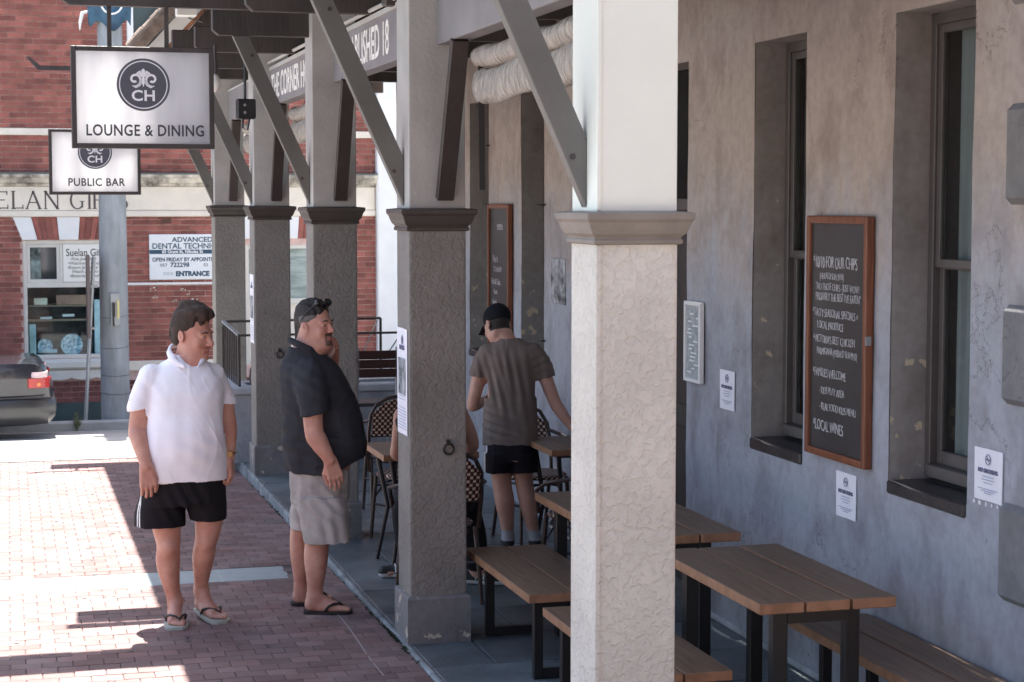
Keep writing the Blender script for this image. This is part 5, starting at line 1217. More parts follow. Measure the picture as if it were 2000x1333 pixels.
# ------------------------------------------------------------ people: one smooth surface each, grown from a distance field
_lat = np.random.RandomState(5).rand(32, 32, 32).astype(np.float32)
def vnoise(P):
    I = np.floor(P).astype(int); f = P - I; u = f*f*(3 - 2*f); r = 0
    for dx in (0, 1):
        for dy in (0, 1):
            for dz in (0, 1):
                w = (u[:, 0] if dx else 1 - u[:, 0])*(u[:, 1] if dy else 1 - u[:, 1])*(u[:, 2] if dz else 1 - u[:, 2])
                r = r + w*_lat[(I[:, 0] + dx) % 32, (I[:, 1] + dy) % 32, (I[:, 2] + dz) % 32]
    return r*2 - 1
class Body:
    def __init__(s): s.p = []
    def cap(s, a, ra, b, rb, k=.02, sub=False, fl=None):          # round cone; fl=(axis, factor) flattens it along a unit axis
        s.p.append(('c', np.array(a, float), ra, np.array(b, float), rb, k, sub, fl)); return s
    def ell(s, c, r, k=.02, sub=False, R=None): s.p.append(('e', np.array(c, float), np.array(r, float), R, k, sub)); return s
    def loft(s, rows, k=.02, sub=False, e=2.3): s.p.append(('l', np.array(rows, float), k, sub, e)); return s
    def chain(s, pts, rs, k=.02, sub=False, fl=None):
        P = np.array(pts, float); r = np.array(rs, float)
        if len(P) > 2:                                             # rounded polyline with smoothly changing radius
            Q = np.column_stack([P, r]); E = np.vstack([2*Q[0] - Q[1], Q, 2*Q[-1] - Q[-2]]); out = []
            for i in range(1, len(Q)):
                a, b, c, d = E[i-1], E[i], E[i+1], E[i+2]
                for t in (0, .25, .5, .75): out.append(.5*(2*b + (c - a)*t + (2*a - 5*b + 4*c - d)*t*t + (3*b - a - 3*c + d)*t**3))
            out.append(Q[-1]); Q = np.array(out); P, r = Q[:, :3], Q[:, 3]
        s.p.append(('k', P, r, k, sub, fl)); return s
    def cut(s, fn, lo, hi): s.p.append(('x', fn, np.array(lo, float), np.array(hi, float))); return s
    def T(s, R, c, sc=1.):                                       # move everything from head space into body space
        c = np.array(c, float); q = []
        for p in s.p:
            if p[0] == 'c': fl = p[7]; q.append(('c', R @ p[1]*sc + c, p[2]*sc, R @ p[3]*sc + c, p[4]*sc, p[5]*sc, p[6], (R @ np.array(fl[0]), fl[1]) if fl else None))
            elif p[0] == 'k': fl = p[5]; q.append(('k', p[1] @ R.T*sc + c, p[2]*sc, p[3]*sc, p[4], (R @ np.array(fl[0]), fl[1]) if fl else None))
            elif p[0] == 'e': q.append(('e', R @ p[1]*sc + c, p[2]*sc, R if p[3] is None else R @ p[3], p[4]*sc, p[5]))
        s.p = q; return s
    def mesh(s, h=.004):
        los = []; his = []
        def bb(p):
            if p[0] == 'c': m = np.array([max(p[2], p[4])*1.02]*3); return np.minimum(p[1], p[3]) - m, np.maximum(p[1], p[3]) + m
            if p[0] == 'k': m = p[2].max()*1.02; return p[1].min(0) - m, p[1].max(0) + m
            if p[0] == 'e': m = np.array([p[2].max()]*3) if p[3] is not None else p[2]; return p[1] - m, p[1] + m
            if p[0] == 'l': r = p[1]; return np.array([(r[:, 1] - r[:, 3]).min(), (r[:, 2] - r[:, 4]).min(), r[:, 0].min()]), np.array([(r[:, 1] + r[:, 3]).max(), (r[:, 2] + r[:, 4]).max(), r[:, 0].max()])
            return p[2], p[3]
        for p in s.p:
            if p[0] != 'x' and not p[{'c': 6, 'e': 5, 'l': 3, 'k': 4}[p[0]]]: a, b = bb(p); los.append(a); his.append(b)
        lo = np.min(los, 0) - .03; hi = np.max(his, 0) + .03; n = np.ceil((hi - lo)/h).astype(int) + 1
        D = np.full(n, .05, np.float32)
        for p in s.p:
            a, b = bb(p); k = {'c': 5, 'e': 4, 'l': 2, 'k': 3}.get(p[0]); k = p[k] if k else 0
            i0 = np.maximum(0, ((a - lo - k - 2.5*h)/h).astype(int)); i1 = np.minimum(n, ((b - lo + k + 2.5*h)/h).astype(int) + 2)
            if (i1 <= i0).any(): continue
            X = (lo[0] + h*np.arange(i0[0], i1[0]))[:, None, None]; Y = (lo[1] + h*np.arange(i0[1], i1[1]))[None, :, None]; Z = (lo[2] + h*np.arange(i0[2], i1[2]))[None, None, :]
            sl = tuple(slice(i0[q], i1[q]) for q in range(3)); sub = False
            if p[0] == 'x': D[sl] = np.maximum(D[sl], p[1](X, Y, Z)); continue
            if p[0] == 'c':
                _, A, ra, B, rb, k, sub, fl = p; AB = B - A; L = AB @ AB + 1e-9
                t = np.clip(((X - A[0])*AB[0] + (Y - A[1])*AB[1] + (Z - A[2])*AB[2])/L, 0, 1)
                qx, qy, qz = X - A[0] - t*AB[0], Y - A[1] - t*AB[1], Z - A[2] - t*AB[2]
                if fl is not None:
                    ax, f = np.array(fl[0], float), fl[1]; dt = (qx*ax[0] + qy*ax[1] + qz*ax[2])*(1/f - 1); d = np.sqrt((qx + dt*ax[0])**2 + (qy + dt*ax[1])**2 + (qz + dt*ax[2])**2) - (ra + t*(rb - ra)); d = d*(.5 + .5*f)
                else: d = np.sqrt(qx*qx + qy*qy + qz*qz) - (ra + t*(rb - ra))
            elif p[0] == 'k':
                _, PP, rr, k, sub, fl = p; d = None
                for A, B, ra, rb in zip(PP[:-1], PP[1:], rr[:-1], rr[1:]):
                    AB = B - A; L = AB @ AB + 1e-9; t = np.clip(((X - A[0])*AB[0] + (Y - A[1])*AB[1] + (Z - A[2])*AB[2])/L, 0, 1)
                    qx, qy, qz = X - A[0] - t*AB[0], Y - A[1] - t*AB[1], Z - A[2] - t*AB[2]
                    if fl is not None: ax, f = np.array(fl[0], float), fl[1]; dt = (qx*ax[0] + qy*ax[1] + qz*ax[2])*(1/f - 1); qx, qy, qz = qx + dt*ax[0], qy + dt*ax[1], qz + dt*ax[2]
                    e_ = np.sqrt(qx*qx + qy*qy + qz*qz) - (ra + t*(rb - ra)); d = e_ if d is None else np.minimum(d, e_)
            elif p[0] == 'e':
                _, C, r, R, k, sub = p; x, y, z = X - C[0], Y - C[1], Z - C[2]
                if R is not None: x, y, z = x*R[0, 0] + y*R[1, 0] + z*R[2, 0], x*R[0, 1] + y*R[1, 1] + z*R[2, 1], x*R[0, 2] + y*R[1, 2] + z*R[2, 2]
                k0 = np.sqrt((x/r[0])**2 + (y/r[1])**2 + (z/r[2])**2); k1 = np.sqrt((x/r[0]**2)**2 + (y/r[1]**2)**2 + (z/r[2]**2)**2) + 1e-9; d = k0*(k0 - 1)/k1
            else:
                _, rw, k, sub, e = p; o = rw[np.argsort(rw[:, 0])]; zz = Z[0, 0, :]
                # smooth interpolation between stations
                def sm(col):
                    i = np.clip(np.searchsorted(o[:, 0], zz) - 1, 0, len(o) - 2); f = np.clip((zz - o[i, 0])/(o[i+1, 0] - o[i, 0]), 0, 1)
                    m = np.gradient(o[:, col], o[:, 0]); hh = o[i+1, 0] - o[i, 0]
                    return ((2*f**3 - 3*f**2 + 1)*o[i, col] + (f**3 - 2*f**2 + f)*hh*m[i] + (-2*f**3 + 3*f**2)*o[i+1, col] + (f**3 - f**2)*hh*m[i+1])[None, None, :]
                cx, cy_, rx, ry = sm(1), sm(2), sm(3), sm(4)
                g = (np.abs((X - cx)/rx)**e + np.abs((Y - cy_)/ry)**e)**(1/e); d = (g - 1)*np.minimum(rx, ry)
                d = np.maximum(d, np.maximum(o[0, 0] - Z, Z - o[-1, 0]))
            o_ = D[sl]; d = d.astype(np.float32)
            if sub: hh = np.clip(.5 - .5*(o_ + d)/max(k, 1e-5), 0, 1); D[sl] = o_*(1 - hh) - d*hh + k*hh*(1 - hh)
            else:
                hh = np.clip(.5 + .5*(d - o_)/max(k, 1e-5), 0, 1); D[sl] = d*(1 - hh) + o_*hh - k*hh*(1 - hh)
        s.grid = (lo, h, D)
        ins = D < 0
        c = sum(ins[i:n[0]-1+i, j:n[1]-1+j, k:n[2]-1+k].astype(np.int8) for i in (0, 1) for j in (0, 1) for k in (0, 1))
        act = (c > 0) & (c < 8); ci, cj, ck = np.nonzero(act); idx = np.full(act.shape, -1, np.int32); idx[act] = np.arange(len(ci))
        P = np.zeros((len(ci), 3)); W_ = np.zeros(len(ci)); off = [(i, j, k) for i in (0, 1) for j in (0, 1) for k in (0, 1)]
        val = {o: D[ci + o[0], cj + o[1], ck + o[2]] for o in off}
        for a in off:
            for ax in range(3):
                if a[ax] == 0:
                    b = list(a); b[ax] = 1; b = tuple(b); va, vb = val[a], val[b]; m = (va < 0) != (vb < 0)
                    t = np.where(m, va/(va - vb + 1e-12), 0); q = np.tile(np.array(a, float), (len(ci), 1)); q[:, ax] = t
                    P += q*m[:, None]; W_ += m
        P = P/np.maximum(W_, 1)[:, None] + np.stack([ci, cj, ck], 1); V = lo + P*h; F = []
        for ax in range(3):
            sA = [slice(1, n[q] - 1) for q in range(3)]; sA[ax] = slice(0, n[ax] - 1); sB = list(sA); sB[ax] = slice(1, n[ax])
            A_, B_ = ins[tuple(sA)], ins[tuple(sB)]; m = A_ != B_; g = np.nonzero(m); base = [g[q] + (1 if q != ax else 0) for q in range(3)]
            u, v = [(1, 2), (2, 0), (0, 1)][ax]
            def at(du, dv): q = [base[0].copy(), base[1].copy(), base[2].copy()]; q[u] -= du; q[v] -= dv; return idx[q[0], q[1], q[2]]
            quad = np.stack([at(1, 1), at(0, 1), at(0, 0), at(1, 0)], 1); fl_ = ~A_[m]
            quad[fl_] = quad[fl_][:, ::-1]; F.append(quad)
        return V, np.concatenate(F)
class Outer:
    def __init__(s, B, h=.010):
        C = Body(); C.p = [p for p in B.p if p[0] != 'x' and not p[{'c': 6, 'e': 5, 'l': 3, 'k': 4}[p[0]]]]; C.keep = True
        C.mesh(h); s.lo, s.h, s.D = C.grid
    def __call__(s, P):
        q = (P - s.lo)/s.h; n = np.array(s.D.shape); ok = ((q >= 0) & (q < n - 1.001)).all(1); q = np.clip(q, 0, n - 1.001); i = q.astype(int); f = q - i; r = 0
        for a in (0, 1):
            for b in (0, 1):
                for c in (0, 1): r = r + (f[:, 0] if a else 1 - f[:, 0])*(f[:, 1] if b else 1 - f[:, 1])*(f[:, 2] if c else 1 - f[:, 2])*s.D[i[:, 0] + a, i[:, 1] + b, i[:, 2] + c]
        return np.where(ok, r, 1.)
def tuck(o, outers, mask, m=.016, steps=3):                       # draws the skin in under the clothes
    me = o.data; n = len(me.vertices)
    for _ in range(steps):
        V = np.empty(n*3, np.float32); N = np.empty(n*3, np.float32); me.vertices.foreach_get('co', V); me.vertices.foreach_get('normal', N); V = V.reshape(-1, 3); N = N.reshape(-1, 3)
        d = np.min([g(V) for g in outers], 0); k = mask(V) & (d < .04)
        V = V - N*np.where(k, np.clip(d + m, 0, .02), 0)[:, None]; me.vertices.foreach_set('co', V.astype(np.float32).ravel()); me.update()
def body_obj(name, B, mats, parent=None, h=.004, zone=None, disp=None, loc=None, rz=0.):
    V, F = B.mesh(h) if isinstance(B, Body) else B
    me = bpy.data.meshes.new(name); me.vertices.add(len(V)); me.vertices.foreach_set('co', V.astype(np.float32).ravel())
    me.loops.add(len(F)*4); me.loops.foreach_set('vertex_index', F.astype(np.int32).ravel())
    me.polygons.add(len(F)); me.polygons.foreach_set('loop_start', np.arange(0, len(F)*4, 4, dtype=np.int32)); me.polygons.foreach_set('loop_total', np.full(len(F), 4, np.int32))
    me.update(calc_edges=True); me.validate()
    if disp:
        N = np.empty(len(me.vertices)*3, np.float32); me.vertices.foreach_get('normal', N); N = N.reshape(-1, 3)
        V2 = V + N*disp(V, N)[:, None]; me.vertices.foreach_set('co', V2.astype(np.float32).ravel()); me.update()
    me.polygons.foreach_set('use_smooth', [True]*len(me.polygons))
    for m in mats: me.materials.append(m)
    if zone is not None and len(mats) > 1:
        c = V[F].mean(1); me.polygons.foreach_set('material_index', zone(c).astype(np.int32))
    o = link(name, me, parent); ORG[o.name] = Vector((0, 0, 0))
    if loc is not None: o.location = loc; o.rotation_euler = (0, 0, rz)
    return o
def rot(yaw, pitch=0, roll=0): return np.array(Matrix.Rotation(R_(yaw), 3, 'Z') @ Matrix.Rotation(R_(pitch), 3, 'X') @ Matrix.Rotation(R_(roll), 3, 'Y'))
def head(B, R, c, sc, chin2=.0, mouth=0.):
    H = Body()
    H.ell((0, .018, .045), (.075, .094, .086), .02).ell((0, -.030, -.012), (.059, .060, .082), .03).ell((0, -.042, -.078), (.041, .040, .032), .03)
    for s in (-1, 1):
        H.ell((s*.043, .0, -.055), (.020, .036, .032), .03).ell((s*.035, -.060, -.030), (.023, .020, .024), .02)
    H.ell((0, -.080, -.095), (.019, .014, .014), .018)
    if chin2: H.ell((0, -.030, -.108), (.052 + chin2, .050, .030 + chin2), .035)
    H.chain([(-.040, -.070, .022), (-.018, -.086, .026), (.018, -.086, .026), (.040, -.070, .022)], [.009, .010, .010, .009], .012)
    for s in (-1, 1): H.ell((s*.031, -.100, .006), (.017, .014, .0105), .009, sub=True)
    H.cap((0, -.086, .016), .008, (0, -.110, -.022), .0145, .012)
    for s in (-1, 1):
        H.ell((s*.0125, -.101, -.029), (.0085, .011, .008), .006); H.ell((s*.031, -.0785, .007), (.0145, .010, .0105), .003)
        H.ell((s*.0065, -.108, -.037), (.0035, .005, .003), .002, sub=True)
    H.chain([(-.022, -.082, -.060), (0, -.0965, -.0565), (.022, -.082, -.060)], [.004, .0060, .004], .007)
    H.chain([(-.018, -.082, -.070), (0, -.0945, -.0715), (.018, -.082, -.070)], [.004, .0065, .004], .007)
    H.chain([(-.023, -.088, -.0645), (0, -.104, -.0645), (.023, -.088, -.0645)], [.0020 + mouth, .0032 + mouth, .0020 + mouth], .003, sub=True)
    for s in (-1, 1):
        Re = np.array(Matrix.Rotation(R_(-14), 3, 'X') @ Matrix.Rotation(R_(s*18), 3, 'Z'))
        H.ell((s*.079, .014, -.002), (.008, .019, .031), .005, R=Re); H.ell((s*.088, .008, .003), (.007, .011, .018), .004, sub=True, R=Re)
    H.T(R, c, sc); B.p += H.p
def hand(B, Wr, d, across, pn, sc=1., curl=(20, 25, 20), thumb=1, spread=2.):
    Wr = np.array(Wr, float); d = np.array(d, float); d /= np.linalg.norm(d); across = np.array(across, float); across -= (across @ d)*d; across /= np.linalg.norm(across); pn = np.cross(d, across)*(1 if np.cross(d, across) @ np.array(pn) > 0 else -1)
    K = Wr + d*.092*sc
    for i, (o, L, r) in enumerate(((-1.45, .068, .0083), (-.5, .078, .0088), (.5, .074, .0086), (1.45, .058, .0076))):
        kn = K + across*o*.0205*sc - d*abs(o)**2*.0035*sc
        B.cap(Wr + across*o*.012*sc, .0165*sc, kn, .0125*sc, .010, fl=(pn, .82))
        dd = d + across*R_(spread)*o; p = kn; a = 0; rr = r*sc
        for j, f in enumerate((.46, .30, .24)):
            a += R_(curl[j]); v = dd*math.cos(a) + pn*math.sin(a); v = v/np.linalg.norm(v); q = p + v*L*f*sc; B.cap(p, rr, q, rr*.93, .0035 if j else .006); p = q; rr *= .93
    t0 = Wr + d*.022*sc - across*thumb*.020*sc + pn*.006*sc; t1 = Wr + d*.058*sc - across*thumb*.043*sc + pn*.020*sc; t2 = Wr + d*.090*sc - across*thumb*.042*sc + pn*.030*sc; t3 = t2 + (d*.026 + across*thumb*.004 + pn*.006)*sc
    B.cap(t0, .015*sc, t1, .012*sc, .012).cap(t1, .0115*sc, t2, .0098*sc, .005).cap(t2, .0098*sc, t3, .0085*sc, .003)
def foot(B, ank, heel, toe, w=.046, toes=True, big=1):
    heel = np.array(heel, float); toe = np.array(toe, float); ank = np.array(ank, float); d = toe - heel; L = np.linalg.norm(d); d /= L; sx_ = np.cross(d, (0, 0, 1)); up = np.array((0, 0, 1.))
    B.cap(ank, .036, heel + d*.045 + up*.020, .034, .03)
    B.cap(heel + d*.035 + up*.010, .031, heel + d*L*.62 + up*.004, .028, .03).cap(ank + d*.02 - up*.01, .030, heel + d*L*.70 + up*.004, .021, .03)
    for s in (-1, 1): B.cap(heel + d*L*.35 + sx_*s*.014, .024, heel + d*L*.78 + sx_*s*.027, .019, .02)
    for i, (o, e, r) in enumerate(((-1.5, 1.0, .0150), (-.62, .985, .0105), (.1, .955, .0100), (.8, .915, .0095), (1.45, .865, .0092))):
        b = heel + d*L*.78 + sx_*o*big*.0215; B.cap(b, .014, heel + d*(L*e - r) + sx_*o*big*.0215 - up*.004, r, .004)
m_skin = mat('skin', (.62, .35, .26), .45, .0, 7, .45, 110, col2=(.48, .215, .155), spec=.4, sss=.08, bdist=.0012)
m_skin2 = mat('skin_pale', (.58, .34, .26), .5, .0, 9, .2, 130, col2=(.48, .26, .19), spec=.4, sss=.08, bdist=.0012)
m_lip = mat('lip', (.36, .13, .10), .5); m_eye = mat('eye_white', (.55, .5, .46), .2); m_iris = mat('iris', (.02, .018, .015), .15)
m_stub = mat('stubble', (.20, .115, .085), .7, .0, 60, 0, col2=(.09, .055, .045))
m_hair = mat('hair_brown', (.045, .028, .020), .8, .4, 60, .5, 90, stretch=(1, 1, .35), bdist=.004); m_hair2 = mat('hair_dark', (.028, .022, .019), .75, .3, 60, .5, 90, stretch=(1, 1, .35), bdist=.004)
m_grey = mat('hair_grey', (.13, .118, .11), .6, .4, 70, .4, 90, bdist=.003)
def cloth(name, c, var=.06, b=.35, bs=220, rough=.85): return mat(name, c, rough, var, 7, b, bs, spec=.2, bdist=.0012)
m_polo = cloth('white_pique', (.88, .88, .92)); m_char = cloth('charcoal_cotton', (.040, .041, .047), .2); m_tee = cloth('taupe_jersey', (.20, .155, .13), .15)
m_shorts = cloth('black_shorts', (.014, .013, .016)); m_linen = cloth('linen', (.44, .41, .385), .22, .5, 160); m_stripe = cloth('white_stripe', (.75, .75, .75))
m_rubber = mat('black_rubber', (.015, .014, .016), .5); m_soleg = mat('pale_sole', (.42, .44, .38), .7); m_capb = cloth('black_cap', (.010, .010, .013))
m_sock = cloth('grey_sock', (.40, .41, .45)); m_shoe = mat('black_shoe', (.02, .02, .022), .6); m_trous = cloth('black_trousers', (.018, .018, .022))
def face_bits(par, R, c, sc, look=(0, 0), hairm=None, brow=.0035):
    c = np.array(c); P = lambda p: tuple(R @ np.array(p)*sc + c)
    for s in (-1, 1):
        q = MB(); e = Body().ell((s*.031, -.0805, .0058), (.0125, .0092, .0052), 0).T(R, c, sc); eo = body_obj('eye', e, [m_eye], par, .0018)
        e = Body().ell((s*.031 + look[0], -.0868, .0056 + look[1]), (.0048, .0035, .0046), 0).T(R, c, sc); body_obj('iris', e, [m_iris], eo, .0012)
        if hairm:
            b = Body().chain([(s*.013, -.0945, .0255), (s*.030, -.0935, .0315), (s*.047, -.0790, .0255)], [.0026, brow, .0018], .003).T(R, c, sc); body_obj('eyebrow', b, [hairm], par, .0016)
def wrinkle(amp, folds=(), sc=(9, 9, 3.2), seed=0.):
    def f(V, N):
        d = amp*vnoise(V*np.array(sc) + seed) + amp*.5*vnoise(V*np.array(sc)*2.3 + 7 + seed)
        r = 1 - np.abs(vnoise(V*np.array((sc[0]*1.3, sc[1]*1.3, sc[2]*.9)) + np.array([0, 0, 3.]) + seed*2)); d += amp*.9*(r**3 - .4)
        ca, sa = math.cos(.6 + seed), math.sin(.6 + seed); U = np.stack([(V[:, 0] + V[:, 1]*.6)*ca + V[:, 2]*sa, V[:, 1]*.3, -(V[:, 0] + V[:, 1]*.6)*sa + V[:, 2]*ca], 1)
        r2 = 1 - np.abs(vnoise(U*np.array((16, 6, 4.2)) + 11 + seed)); d += amp*1.1*np.clip(vnoise(V*5 + 19 + seed) + .35, 0, 1)*(r2**7 - .15)
        for (p, ax, wl, a, rad) in folds:
            q = V - np.array(p); w = np.exp(-(q*q).sum(1)/rad**2); d = d + a*w*np.sin((q @ np.array(ax))*2*math.pi/wl)
        return d
    return f
def sandal(par, heel, toe, w, m_s, m_t, up=.0, big=1, yawup=0.):
    heel = np.array(heel, float); toe = np.array(toe, float); d = toe - heel; L = np.linalg.norm(d); d /= L; sx_ = np.cross(d, (0, 0, 1)); N = 28
    prof = lambda f: w*(.36 + .16*math.sin(f*math.pi*.9) + .16*max(0, math.sin((f - .35)*math.pi/.95)))*(1 - max(0, (f - .90)/.10)**2*.45)*(1 - max(0, (.06 - f)/.06)**2*.35)
    q = MB(); th = .017; outline = [(f_, 1) for f_ in np.linspace(0, 1, N)] + [(f_, -1) for f_ in np.linspace(1, 0, N)]
    for zz in (0, th*.35, th):
        for f_, s in outline: p = heel + d*L*f_ + sx_*s*prof(f_)*(.96 if zz == 0 else 1); q.v.append((p[0], p[1], p[2] - .034 + zz + .0))
    M_2 = 2*N; q.f += [tuple(reversed(range(M_2))), tuple(range(2*M_2, 3*M_2))] + [(k*M_2 + i, k*M_2 + (i+1) % M_2, (k+1)*M_2 + (i+1) % M_2, (k+1)*M_2 + i) for k in (0, 1) for i in range(M_2)]
    so = obj('sandal_sole', q, m_s, par, local=True)
    q = MB(); t = heel + d*L*.80 - sx_*big*.018 + np.array((0, 0, .014)); 
    for s in (-1, 1):
        e = heel + d*L*.44 + sx_*s*(w*.50) + np.array((0, 0, -.014)); m = (t + e)/2 + np.array((0, 0, .026)) + sx_*s*.016
        m1 = t*.6 + m*.4 + np.array((0, 0, .007)); m2 = m*.45 + e*.55 + sx_*s*.008 + np.array((0, 0, .010)); q.tube([t, m1, m, m2, e], [.0045, .006, .0075, .007, .006], 8)
    q.tube([t, t - np.array((0, 0, .03))], .0035, 6); obj('sandal_strap', q, m_t, so, local=True, smooth='auto')

# ---- man in a white polo shirt
B = Body(); R1 = rot(56, 8, 0); hc1 = (.058, 0.0, 1.562); s1_ = 1.10
head(B, R1, hc1, s1_, chin2=.014, mouth=.0012)
B.cap((.050, .015, 1.54), .062, (.030, .03, 1.40), .074, .04)
B.loft([(.72, .0, .01, .19, .13), (1.0, .01, .0, .195, .155), (1.2, .01, .0, .18, .13), (1.34, .015, .01, .17, .10), (1.42, .02, .015, .10, .075), (1.44, .02, .02, .07, .06)], .04)
B.chain([(-.185, -.03, 1.365), (-.235, -.03, 1.09), (-.228, -.075, 1.02), (-.190, -.150, .885)], [.058, .047, .046, .029], .03)
B.chain([(.19, .05, 1.365), (.237, .06, 1.11), (.243, .045, 1.03), (.246, .01, .905)], [.058, .046, .045, .029], .03)
hand(B, (-.190, -.152, .885), (.10, -.10, -1), (1, .15, 0), (.2, .9, 0), 1.12, (22, 30, 22), thumb=-1)
hand(B, (.246, .008, .905), (.10, -.06, -1), (.25, 1, 0), (-1, .1, 0), 1.12, (28, 38, 28), thumb=1)
B.chain([(-.095, .03, .78), (-.10, .035, .64), (-.092, .04, .52), (-.084, .042, .43), (-.088, .065, .33), (-.074, .088, .21), (-.055, .105, .11)], [.098, .090, .075, .063, .064, .047, .034], .03).ell((-.083, .0, .425), (.036, .034, .042), .03)
B.chain([(.10, .03, .78), (.135, .045, .64), (.130, .055, .53), (.116, .065, .44), (.101, .105, .35), (.092, .155, .24), (.085, .19, .15)], [.098, .084, .072, .060, .060, .045, .034], .03).ell((.118, .022, .44), (.034, .032, .040), .03)
foot(B, (-.052, .11, .11), (-.060, .165, .036), (-.046, -.105, .030), big=1)
foot(B, (.088, .195, .145), (.070, .225, .066), (.190, -.005, .034), big=1)
def zone1(c):
    q = (c - np.array(hc1)) @ R1/s1_; z = np.zeros(len(c), int)
    z[(np.abs(q[:, 0]) < .021) & (q[:, 1] < -.085) & (q[:, 2] < -.0555) & (q[:, 2] > -.0765)] = 1
    return z
b1 = .0887; X1, Y1 = .896, 10.10; z1_ = gz(Y1) + .003
man1 = body_obj('person', B, [m_skin, m_lip], None, .0042, zone1, lambda V, N: .0008*vnoise(V*60), (X1, Y1, z1_), -b1)
man1.scale = (1.02,)*3
tag(man1, 'man in white polo shirt, black shorts and flip flops walking on the bricks', 'person')
face_bits(man1, R1, hc1, s1_, (.002, -.001), m_hair)
Hh = Body().ell((0, .024, .060), (.083, .094, .088), .01).ell((0, .058, -.004), (.070, .048, .062), .03).ell((-.01, -.030, .122), (.064, .060, .030), .03).ell((.01, .03, .140), (.05, .06, .022), .02).ell((0, -.074, .108), (.050, .024, .018), .02)
Hh.ell((0, -.116, .020), (.076, .070, .080), .010, sub=True)
for s in (-1, 1): Hh.ell((s*.088, .006, -.012), (.030, .034, .042), .008, sub=True); Hh.ell((s*.06, -.055, -.02), (.04, .055, .062), .012, sub=True)
Hh.T(R1, hc1, s1_)
def hairdisp(R, c, sc, a=.006):
    def f(V, N):
        q = (V - np.array(c)) @ R/sc
        return a*vnoise(q*np.array((60, 22, 26))) + a*.9*vnoise(q*np.array((22, 9, 14)) + 5)
    return f
def zh(R, c, sc):
    def f(cc): q = (cc - np.array(c)) @ R/sc; return ((q[:, 2] < .030) & (q[:, 1] < .025) & (q[:, 1] > -.05)).astype(int)
    return f
body_obj('hair', Hh, [m_hair, m_grey], man1, .0028, zh(R1, hc1, s1_), hairdisp(R1, hc1, s1_, .0095))
# polo shirt
Sh = Body()
Sh.loft([(.792, .004, .02, .236, .172), (.86, .008, .01, .229, .176), (.96, .010, -.005, .220, .182), (1.06, .012, -.01, .210, .172), (1.16, .014, -.005, .203, .155), (1.28, .014, .0, .205, .142), (1.355, .012, .01, .190, .122), (1.405, .016, .015, .140, .100), (1.440, .020, .02, .092, .082), (1.462, .022, .025, .078, .075)], .02, e=2.25)
Sh.chain([(-.160, -.012, 1.350), (-.200, -.028, 1.27), (-.223, -.032, 1.178)], [.066, .063, .067], .02)
Sh.chain([(.160, .03, 1.350), (.200, .048, 1.27), (.226, .058, 1.195)], [.065, .060, .062], .02)
Sh.cut(lambda X, Y, Z: np.maximum(1.172 + .25*(X + .222) - Z, -(X*0 + 1)*1.0) if False else np.where((X < -.192), 1.178 + .20*(X + .22) - Z, -1.0), (-.35, -.2, 1.04), (-.194, .15, 1.24))
Sh.cap((-.226, -.034, 1.155), .058, (-.220, -.030, 1.215), .055, .003, sub=True); Sh.cut(lambda X, Y, Z: np.where(X > .214, 1.192 - .15*(X - .22) - Z, -1.0), (.215, -.1, 1.05), (.34, .2, 1.26)); Sh.cap((.228, .059, 1.17), .052, (.222, .055, 1.23), .050, .003, sub=True)
Sh.loft([(.70, .004, .02, .222, .158), (.86, .008, .01, .215, .160)], .002, sub=True, e=2.25)
# open neck and collar
Sh.cap((.045, .018, 1.55), .068, (.030, .028, 1.43), .072, .006, sub=True); Sh.chain([(.040, -.055, 1.475), (.062, -.105, 1.425), (.072, -.135, 1.372)], [.050, .032, .006], .006, sub=True)
Sh.chain([(.090, -.050, 1.440), (.112, .02, 1.462), (.075, .090, 1.492), (.01, .105, 1.505), (-.048, .075, 1.502), (-.066, .0, 1.478), (-.040, -.06, 1.452)], [.012]*7, .010, fl=((0, 0, 1), 1.5) if False else None)
Sh.chain([(-.066, .0, 1.470), (-.045, -.062, 1.440), (.012, -.118, 1.405)], [.014, .017, .009], .010); Sh.chain([(.108, .0, 1.462), (.108, -.06, 1.435), (.086, -.110, 1.405)], [.014, .017, .009], .010)
body_obj('polo_shirt', Sh, [m_polo], man1, .0050, None, wrinkle(.0050, [((-.15, -.1, 1.28), (.8, 0, .6), .07, .0022, .08), ((.16, -.05, 1.27), (-.8, 0, .6), .065, .0025, .08), ((.12, -.12, .98), (.5, 0, .85), .09, .003, .16)]))
St = Body()
St.loft([(.66, -.002, .03, .205, .140), (.74, -.002, .03, .222, .150), (.84, .0, .02, .218, .152)], .01, e=2.4)
St.loft([(.540, -.128, .045, .132, .118), (.62, -.125, .045, .130, .122), (.72, -.105, .035, .118, .128)], .025, e=2.2); St.loft([(.566, .128, .065, .096, .112), (.64, .122, .055, .105, .118), (.74, .10, .035, .115, .128)], .025, e=2.2)
St.cap((-.128, .045, .46), .100, (-.118, .045, .59), .094, .004, sub=True); St.cap((.130, .065, .48), .080, (.126, .06, .60), .082, .004, sub=True)
def zst(c): a = np.degrees(np.arctan2(c[:, 1] - .045, c[:, 0] + .10)); s_ = (c[:, 0] < -.1) & (np.abs(((a + 360) % 360) - 201) < 2.4) | (c[:, 0] < -.1) & (np.abs(((a + 360) % 360) - 209.5) < 2.0); return (s_ & (c[:, 2] < .84)).astype(int)
body_obj('shorts', St, [m_shorts, m_stripe], man1, .0040, zst, wrinkle(.005, [((0, -.1, .66), (1, 0, .5), .07, .006, .12)], seed=3.))
